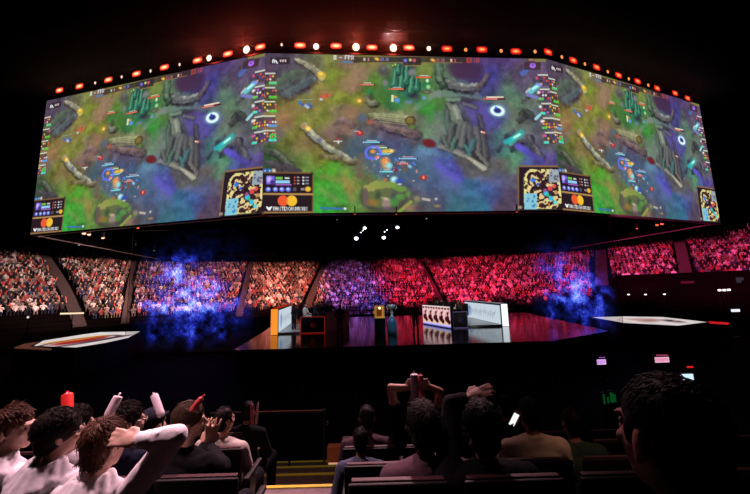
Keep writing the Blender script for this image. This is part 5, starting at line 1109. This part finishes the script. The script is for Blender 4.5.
# --- left block
seated(6, 432, 1.95, 'auburn-haired person in white hoodie, in profile at the left edge', WHITE, HR, 'tousled', yaw=-12, head_yaw=-82, head_pitch=4, hood=True, voxel=.008, seed=1, skin=SKINP)
seated(52, 437, 1.85, 'person with dark curly hair, glasses and grey hoodie, second from left', GREY, HD, 'curly', yaw=-8, head_yaw=-42, hood=True, glasses=True, voxel=.008, seed=2, skin=SKINP, hw=.98)
seated(70, 428, 2.3, 'person in white shirt whose dark hair shows between the curly head and the auburn one', WHITE, HD, 'tousled', yaw=-5, head_yaw=-35, seed=3)
p4 = seated(98, 449, 1.78, 'auburn-haired person in white hoodie, elbow raised, hand on the head', WHITE, HR, 'tousled', yaw=-4, head_yaw=-14, head_pitch=-4, hood=True, voxel=.007, seed=4, skin=SKINP, hw=1.04,
       arms=[dict(e=(-.27, .08, .74), h=(-.12, .34, .62)), dict(px=((175, 436, 1.70), (138, 441, 1.66)), hd=(-1, .1, .12), hn=(-.1, -.8, .6), curl=.35, side=1, hs=1.0)])
bm = BM(); wp = at_d(141, 440.8, 1.665); wd = (at_d(175, 436, 1.70) - wp).normalized()
cyl(bm, wp - wd * .0, wp + wd * .014, .034, .035, 20)
o = obj('wristwatch', bm, mat('watch_metal', (.5, .5, .5), .25, .9), p4); o.matrix_parent_inverse = Matrix.LocRotScale(p4.location, p4.rotation_euler, None).inverted()
seated(123, 424, 2.5, 'dark-haired person with glasses in navy jacket, beyond the raised elbow', NAVY, HD, 'tousled', yaw=-10, head_yaw=-40, glasses=True, hood=True, seed=5, hw=1.1)
seated(149, 427, 2.8, 'person in dark cap and black jacket, left of the clapping person', BLK, HK, 'short', yaw=-5, head_yaw=-10, cap=clothm('cap_dark', (.012, .012, .02)), seed=6, hw=1.1)
p7 = seated(185, 424, 2.15, 'person with brown hair in black jacket, turned right and clapping with fingers spread', BLK, HB, 'bushy', yaw=-14, head_yaw=-62, seed=7, voxel=.007, hw=.9,
       arms=[dict(px=((192, 470, 2.35), (204, 446, 2.65)), hd=(.15, .25, .95), hn=(-.5, -.8, 0), curl=.15, side=-1, spread=1.2, hs=1.15), dict(px=((222, 468, 2.3), (209, 446, 2.6)), hd=(.1, .1, 1), hn=(.5, -.8, .1), curl=.12, side=1, spread=1.4, hs=1.15)])
seated(222, 422, 3.0, 'person with short dark hair in tan shirt seen from behind, beside the aisle', TAN, HD, 'short', yaw=-8, head_yaw=-25, sleeves='short', seed=8, s=.94, wide=1.15)
seated(247, 413, 3.7, 'person in dark clothes with two red clapper sticks near the aisle, beyond the tan shirt', BLK, HK, 'short', yaw=-5, seed=9, skin=SKIND, s=.9)
stick(at_d(67.5, 415, 2.2), at_d(67.2, 394, 2.25), .032, SRED, 'bright red clapper stick held upright above the heads at far left')
stick(at_d(108, 416, 2.2), at_d(118.5, 396, 2.25), .028, SWHT, 'pale pink-white clapper stick tilted right, left of the navy-jacket head')
stick(at_d(161.5, 416, 2.45), at_d(154, 395, 2.5), .026, SWHT, 'pale clapper stick with dark print tilted left, above the capped head')
stick(at_d(191, 411, 2.1), at_d(202, 397.5, 2.15), .018, SDR, 'dark red clapper stick tilted right, behind the clapping person')
stick(at_d(252.5, 424, 3.5), at_d(251.5, 404, 3.55), .017, mat('stick_red_shaded', (.2, .02, .025), .5), 'dim red clapper stick near the aisle, left one of two')  # both aisle sticks: weak light put into darker colours
stick(at_d(256, 424, 3.5), at_d(258, 404, 3.55), .014, mat('stick_pink_shaded', (.25, .12, .14), .5), 'dim pink clapper stick near the aisle, right one of two')
# --- right block
seated(367, 420, 3.1, 'person with short hair in dim mauve shirt seen from behind, right of the aisle stairs', MAUVE, HD, 'short', sleeves='short', seed=10, skin=SKIND, wide=1.1, s=.96)
seated(360, 447, 2.75, 'person leaning low in a blue-grey shirt at the aisle, left of the mauve one', BGREY, HK, 'short', sleeves='long', seed=11, skin=SKIND, lean=.1, s=.85)
seated(425, 430, 1.85, 'dark-haired person in mauve sweater seen from behind, centre of the near rows', MAUVE, HD, 'tousled', yaw=6, seed=12, skin=SKIND, wide=1.08, hw=1.06)
a1 = dict(px=((391, 388, 3.1), (410, 387.5, 3.0)), hd=(1, 0, .15), hn=(0, -1, .2), curl=.9, side=-1, hs=1.2)
a2 = dict(px=((440, 392, 3.1), (427, 386, 3.0)), hd=(-1, 0, .1), hn=(0, -1, .2), curl=.9, side=1, hs=1.2)
seated(416, 410, 3.3, 'person with bare arms raised overhead holding two clapper sticks upright', BLK, HK, 'short', sleeves='short', seed=13, arms=[a1, a2], voxel=.009)
stick(at_d(415.5, 410, 2.97), at_d(414, 374, 2.97), .036, SWHT, 'pale clapper stick held upright overhead by bare arms, left of the pair')
stick(at_d(422.5, 410, 3.02), at_d(420, 375, 3.02), .03, SDR, 'red clapper stick held upright overhead by bare arms, right of the pair')
a3 = dict(px=((452, 404, 1.95), (467, 399, 1.9)), hd=(1, 0, .35), hn=(0, -.6, .8), curl=.4, side=-1)
seated(485, 432, 1.75, 'large dark person with one hand on top of the head, between the two centre groups', BLK, HK, 'bushy', yaw=4, seed=14, skin=SKIND, wide=1.2, arms=[a3, dict(e=(.28, .06, .76), h=(.10, .34, .66))], voxel=.008, hw=1.05)
seated(532, 416, 2.6, 'person in cream T-shirt seen from behind, sitting in the right block', CREAM, HK, 'short', sleeves='short', seed=15, skin=SKIND, wide=1.12, hw=1.02)
seated(574, 425, 2.9, 'person in dark green shirt seen from behind, right of the cream T-shirt', GREEN, HK, 'short', sleeves='short', seed=16, skin=SKIND, wide=1.1)
seated(507, 408, 3.4, 'person in black holding a lit phone, left of the cream T-shirt', BLK, HK, 'short', seed=17, skin=SKIND, s=.95, arms=[dict(px=((500, 430, 3.3), (511, 424, 3.2)), hd=(.6, 0, .8), hn=(0, 1, .2), curl=.7, side=-1), dict(e=(.25, .06, .76), h=(.10, .34, .66))])
p = at_d(514, 419.5, 3.18); root = empty('phone', p, .3); root.rotation_euler = (.2, .5, .3); tag(root, 'small phone with a bright white screen held up in the right block', 'phone')
bm = BM(); box(bm, (0, .005, 0), (.07, .008, .13), bev=.003); obj('case', bm, BLACK, root); bm = BM(); box(bm, (0, -.001, 0), (.062, .003, .12)); obj('screen', bm, emis('phone_white', (.9, .95, 1), 1.1), root)
seated(688, 446, .70, 'dark-haired person very close at right edge, head large, red rim of light on cheek', BLK, HK, 'short', yaw=6, head_yaw=5, seed=18, voxel=.006, hw=1.06, wide=1.1, skin=mat('skin_shaded_near', (.26, .10, .08), .6, spec=.2))  # skin colour darkened to stand in for shade on this head
# ================================================================== tier, seats, aisle, rail
TIER = mat('tier_concrete', (.008, .006, .006), .9, noise=.3, scale=5, spec=.1)
for k in range(-1, 8):
    d0 = 1.05 + .8 * (k - 1); z = EYE - 1.42 - .33 * k
    z = max(z, .12)
    for side, (x0, x1) in enumerate(((-5.5, -1.02), (-.06, 6.5))):
        bm = BM(); box(bm, ((x0 + x1) / 2, d0 + .4, z / 2), (x1 - x0, .8, z))
        tag(obj('floor_tier_step', bm, TIER), 'dark seating tier step, %s side of the aisle' % ('left', 'right')[side], 'tier', kind='structure')
STEP = mat('stair_tread', (.22, .15, .16), .85, noise=.2, scale=8); NOSE = mat('nosing_yellow', (.8, .6, .02), .5, emit=(1, .75, .05), es=.03)
nos = [((252, 487.5), (345, 484), 3.6), ((254, 475.6), (345, 472.5), 4.5), ((264, 468), (342, 465), 5.4), ((270, 462.5), (341, 460), 6.4)]
for k, (l_, r__, d) in enumerate(nos):
    a, b = at_d(*l_, d), at_d(*r__, d); z = (a.z + b.z) / 2; nd = nos[k - 1][2] if k else 2.8
    root = empty('aisle_step', ((a.x + b.x) / 2, d, z)); tag(root, 'dim aisle step with a yellow edge, %s from the bottom of the picture' % ordn[k], 'step', 'steps of the near aisle', 'structure'); w = (b.x - a.x) + .16
    bm = BM(); box(bm, (0, (nd - d) / 2, -.12), (w, d - nd, .24)); box(bm, (0, (nd - d) / 2, -z / 2 - .1), (w - .02, d - nd - .02, max(.1, z - .2))); obj('tread', bm, STEP, root)
    bm = BM(); box(bm, (0, -.02, .004), (w - .14, .045, .012)); obj('nosing', bm, NOSE, root)
    if k < 3: bm = BM(); box(bm, (-w / 2 + .17 + .05, -.22, .003), (.16, .09, .006)); obj('number_plate', bm, mat('plate_pale', (.4, .34, .36), .6), root)
# rail across the aisle foot
p0, p1 = at_d(258, 412.3, 6.2), at_d(324, 411, 6.2); root = empty('guard_rail', (p0.x, 6.2, 0)); tag(root, 'thin horizontal metal guard rail across the foot of the near aisle', 'rail')
RAILM = mat('rail_metal', (.5, .4, .38), .35, .9)
bm = BM(); cyl(bm, (-.9, 0, p0.z), (p1.x - p0.x, 0, p1.z), .022, n=10); obj('top_rail', bm, RAILM, root)
for x in (-.9, -.1, .6, p1.x - p0.x):
    bm = BM(); cyl(bm, (x, 0, .3), (x, 0, p0.z), .02, n=8); obj('post', bm, BLACK if x < 1.2 else RAILM, root)
bm = BM(); ell(bm, (p1.x - p0.x + .06, -.03, p1.z - .2), (.035,) * 3); ell(bm, (p1.x - p0.x, 0, p1.z), (.04,) * 3); obj('latch', bm, RAILM, root)
# little floor light box beside the aisle
p = at_d(335, 457, 4.6); root = empty('floor_lamp_box', (p.x, 4.6, p.z)); tag(root, 'small orange-lit box on the floor at the foot of the aisle stairs', 'lamp')
bm = BM(); box(bm, (0, 0, .04), (.2, .12, .22), bev=.01); obj('housing', bm, mat('box_red', (.25, .05, .03), .6, emit=(1, .18, .05), es=.05), root); bm = BM(); box(bm, (0, -.062, -.05), (.16, .01, .02)); obj('lens', bm, emis('warm_slit', (1, .5, .3), .6), root)
# auditorium seats
SEATM, SEATB = mat('seat_cloth', (.006, .002, .0025), .8, noise=.2, scale=30, spec=.1), mat('seat_shell', (.006, .003, .0035), .6, spec=.2)
SEATT = mat('seat_top_trim', (.045, .016, .018), .55, spec=.15)
def make_seat():
    root = empty('auditorium_seat')
    bm = BM(); box(bm, (0, .16, .44), (.44, .42, .09), bev=.03); obj('seat', bm, SEATM, root)
    bm = BM(); box(bm, (0, -.09, .66), (.46, .06, .46), bev=.025); obj('backrest', bm, SEATM, root)
    bm = BM(); box(bm, (0, -.125, .66), (.48, .02, .50), bev=.008); obj('back_shell', bm, SEATB, root); bm = BM(); box(bm, (0, -.10, .910), (.45, .03, .012), bev=.004); obj('top_trim', bm, SEATT, root)
    for s in (-1, 1):
        bm = BM(); box(bm, (s * .255, .1, .63), (.045, .34, .035), bev=.012); obj('armrest', bm, SEATB, root)
    for s in (-1, 1): bm = BM(); box(bm, (s * .255, .06, .16), (.03, .12, .92)); obj('leg', bm, BLACK, root)
    return root
seat0 = None
rows = [(2, 1.65, (550, 473), 'right', 9), (3, 2.38, (530, 457.5), 'right', 8), (4, 3.0, (385, 445), 'right', 8), (5, 3.75, (400, 435), 'right', 8),
        (2, 1.5, (100, 500), 'left', 3), (3, 2.0, (170, 475), 'left', 5), (4, 2.82, (228, 446), 'left', 5), (5, 3.6, (236, 432), 'left', 5)]
for rw, d, q, blk, n in rows:
    fz = at_d(q[0], q[1], d).z - .92; x_in = at_d(336, q[1], d).x + .3 if blk == 'right' else at_d(250, q[1], d).x - .3
    for i in range(n):
        x = x_in + (.56 if blk == 'right' else -.56) * i
        px, py, dd = to_px((x, d, fz + .92))
        if px < -10 or px > 760 or py > 508: continue
        if seat0 is None: seat0 = o = make_seat()
        else: o = copy_tree(seat0)
        o.location = (x, d + .1, fz)
        tag(o, 'dark auditorium seat, %s from the aisle in the %s row ahead, %s block' % (ordn[i], ordn[rw - 1], blk), 'seat', 'auditorium seats in the near rows')

# ================================================================== light
def spot(name, loc, tgt, col, e, size, blend=.5, r=.3):
    l = bpy.data.lights.new(name, 'SPOT'); l.energy = e; l.color = col; l.spot_size = math.radians(size); l.spot_blend = blend; l.shadow_soft_size = r
    o = bpy.data.objects.new(name, l); COL.objects.link(o); o.location = loc
    o.rotation_mode = 'QUATERNION'; o.rotation_quaternion = (Vector(tgt) - Vector(loc)).to_track_quat('-Z', 'Y'); return o
Zr = H - .5
def wash(nm, src, rt, h, col, e, size, blend=.7):
    s = s_of(rt, 6.0)[0] if isinstance(s_of(rt, 6.0), tuple) else s_of(rt, 6.0); x, y, a_ = path(s, 6.5)
    spot(nm, (src[0], src[1], Zr), (x, y, h - 1.0), col, e, size, blend)
wash('crowd_wash_pale', (-12, 20), -1.25, 5.8, (1, .62, .56), 17820, 40)
wash('crowd_wash_pale', (-12, 22), -.98, 5.4, (1, .62, .54), 21060, 36)
wash('crowd_wash_salmon', (-10, 24), -.70, 5.4, (1, .50, .42), 32000, 36)
wash('crowd_wash_salmon', (-6, 25), -.42, 5.4, (1, .36, .27), 40000, 36)
wash('crowd_wash_salmon', (-5, 25), -.25, 5.4, (1, .34, .25), 32000, 30)
wash('crowd_wash_violet', (-3, 25), -.09, 5.2, (.62, .2, .9), 19200, 30)
wash('crowd_wash_blue', (-1, 25), -.02, 4.0, (.15, .12, 1), 14000, 24)
wash('crowd_wash_crimson', (3, 25), .10, 5.6, (1, .05, .15), 30000, 32)
wash('crowd_wash_crimson', (6, 25), .30, 5.6, (1, .05, .15), 34000, 34)
wash('crowd_wash_crimson', (9, 25), .50, 6.2, (1, .06, .2), 28000, 32)
wash('crowd_wash_magenta', (12, 22), .75, 7.2, (1, .08, .32), 24000, 34)
wash('crowd_wash_magenta', (14, 18), 1.0, 7.4, (1, .08, .30), 22000, 36)
wash('crowd_wash_magenta', (15, 14), 1.35, 7.4, (1, .08, .28), 18000, 40)
def low(src, x, y, z, col, e, size): spot('crowd_fill_low', (src[0], src[1], Zr), (x, y, z), col, e, size, 1)  # weak fill added to lift the dark lowest rows
low((-8, 24), -17, 35, 2.0, (1, .3, .3), 2600, 40); low((-2, 24), -3, 37, 1.6, (.4, .15, 1), 3500, 40); low((4, 24), 9, 37, 1.8, (.9, .05, .25), 4500, 44)
# key light from the lamps over the screens plus an added overhead one onto the near left block, red wash elsewhere
spot('left_key_and_fill', (1.5, 17.3, T + .6), (-1.7, 1.7, 2.9), (1, .58, .66), 44000, 14, .6, .35)
spot('left_key_and_fill', (-5.5, 3.2, 15), (-1.5, 1.6, 2.9), (1, .60, .68), 11000, 18, .6, .3)  # added overhead spot, off the truss, lifts the backs of the left block
spot('truss_red', (6, 17.3, T + .6), (1.4, 2.5, 2.6), (1, .14, .10), 500, 26, .8, .5)
spot('truss_red', (-6, 16.3, T + .6), (4, .6, 3.4), (1, .08, .06), 3000, 14, .8, .4)
spot('shirt_fill_warm', (2.2, -1.5, 11), (1.7, 2.6, 2.9), (1, .5, .34), 900, 7, .7, .3)  # narrow spot added from behind to brighten the cream shirt
spot('aisle_warm', (-.6, 3.0, 9.5), (-.8, 4.2, 1.5), (1, .6, .5), 40, 24, .7, .3)
spot('stage_fill_white', (.8, 23, Zr), (.8, 18, SZ), (.6, .85, 1), 2500, 12, .5)  # white stage spots added to brighten the cup and the players
spot('stage_fill_white', (.5, 10, T - 2), (5.3, 21.5, SZ + 1), (.95, .95, .85), 9000, 12, .5)
spot('cup_fill', (.8, 8, T - 3), (.8, 17.9, SZ + 1), (.6, .85, 1), 4000, 6, .5)  # added front spot lifting the dark trophy
spot('stage_fill_white', (-1, 13, T - 2), (-4.7, 20.4, SZ + 1), (.9, .9, 1), 6000, 8, .5)
for i, (x, y, z, c, e) in enumerate([(*(q + Vector((0, -.35, 0))), (1, .07, .04), e_) for q, e_ in HOT]):
    l = bpy.data.lights.new('lamp_halo_fill', 'POINT'); l.energy = e; l.color = c; l.shadow_soft_size = .3; o = bpy.data.objects.new('lamp_halo_fill', l); COL.objects.link(o); o.location = (x, y, z)  # added points before the hot lamps, lighting the haze into halos
if HAZE:
    hm = bpy.data.materials.new('thin_haze'); hm.use_nodes = True; nt = hm.node_tree; nt.nodes.clear(); vs = nt.nodes.new('ShaderNodeVolumeScatter'); vs.inputs['Density'].default_value = .05; vs.inputs['Anisotropy'].default_value = .3
    oo = nt.nodes.new('ShaderNodeOutputMaterial'); nt.links.new(vs.outputs[0], oo.inputs['Volume'])
    bm = BM(); a_ = PA + Vector((-3, -1.6, 0)); pts = [PA + Vector((-3, -1.6, 0)), PB + Vector((0, -2, 0)), PC + Vector((0, -2, 0)), PD + Vector((2, -1.6, 0)), PD + Vector((2, 1.2, 0)), PC + Vector((0, 1.2, 0)), PB + Vector((0, 1.2, 0)), PA + Vector((-3, 1.2, 0))]
    prism(bm, pts, T - .2, T + 4); tag(obj('haze', bm, hm), 'thin haze added around the row of lamps above the screens for their halos', 'haze', kind='stuff')  # haze volume added so the lamps show a glow
w = bpy.data.worlds.new('world'); scn.world = w; w.use_nodes = True; w.node_tree.nodes['Background'].inputs[0].default_value = (.004, .003, .004, 1); w.node_tree.nodes['Background'].inputs[1].default_value = .3
scn.view_settings.view_transform = 'Standard'; scn.view_settings.look = 'None'; scn.view_settings.exposure = 0; scn.view_settings.gamma = 1; scn.view_settings.use_curve_mapping = False
bpy.data.scenes.remove(TMP)
scn.cycles.use_denoising = True
scn.cycles.max_bounces = 5; scn.cycles.transparent_max_bounces = 8
scn.cycles.sample_clamp_indirect = 4
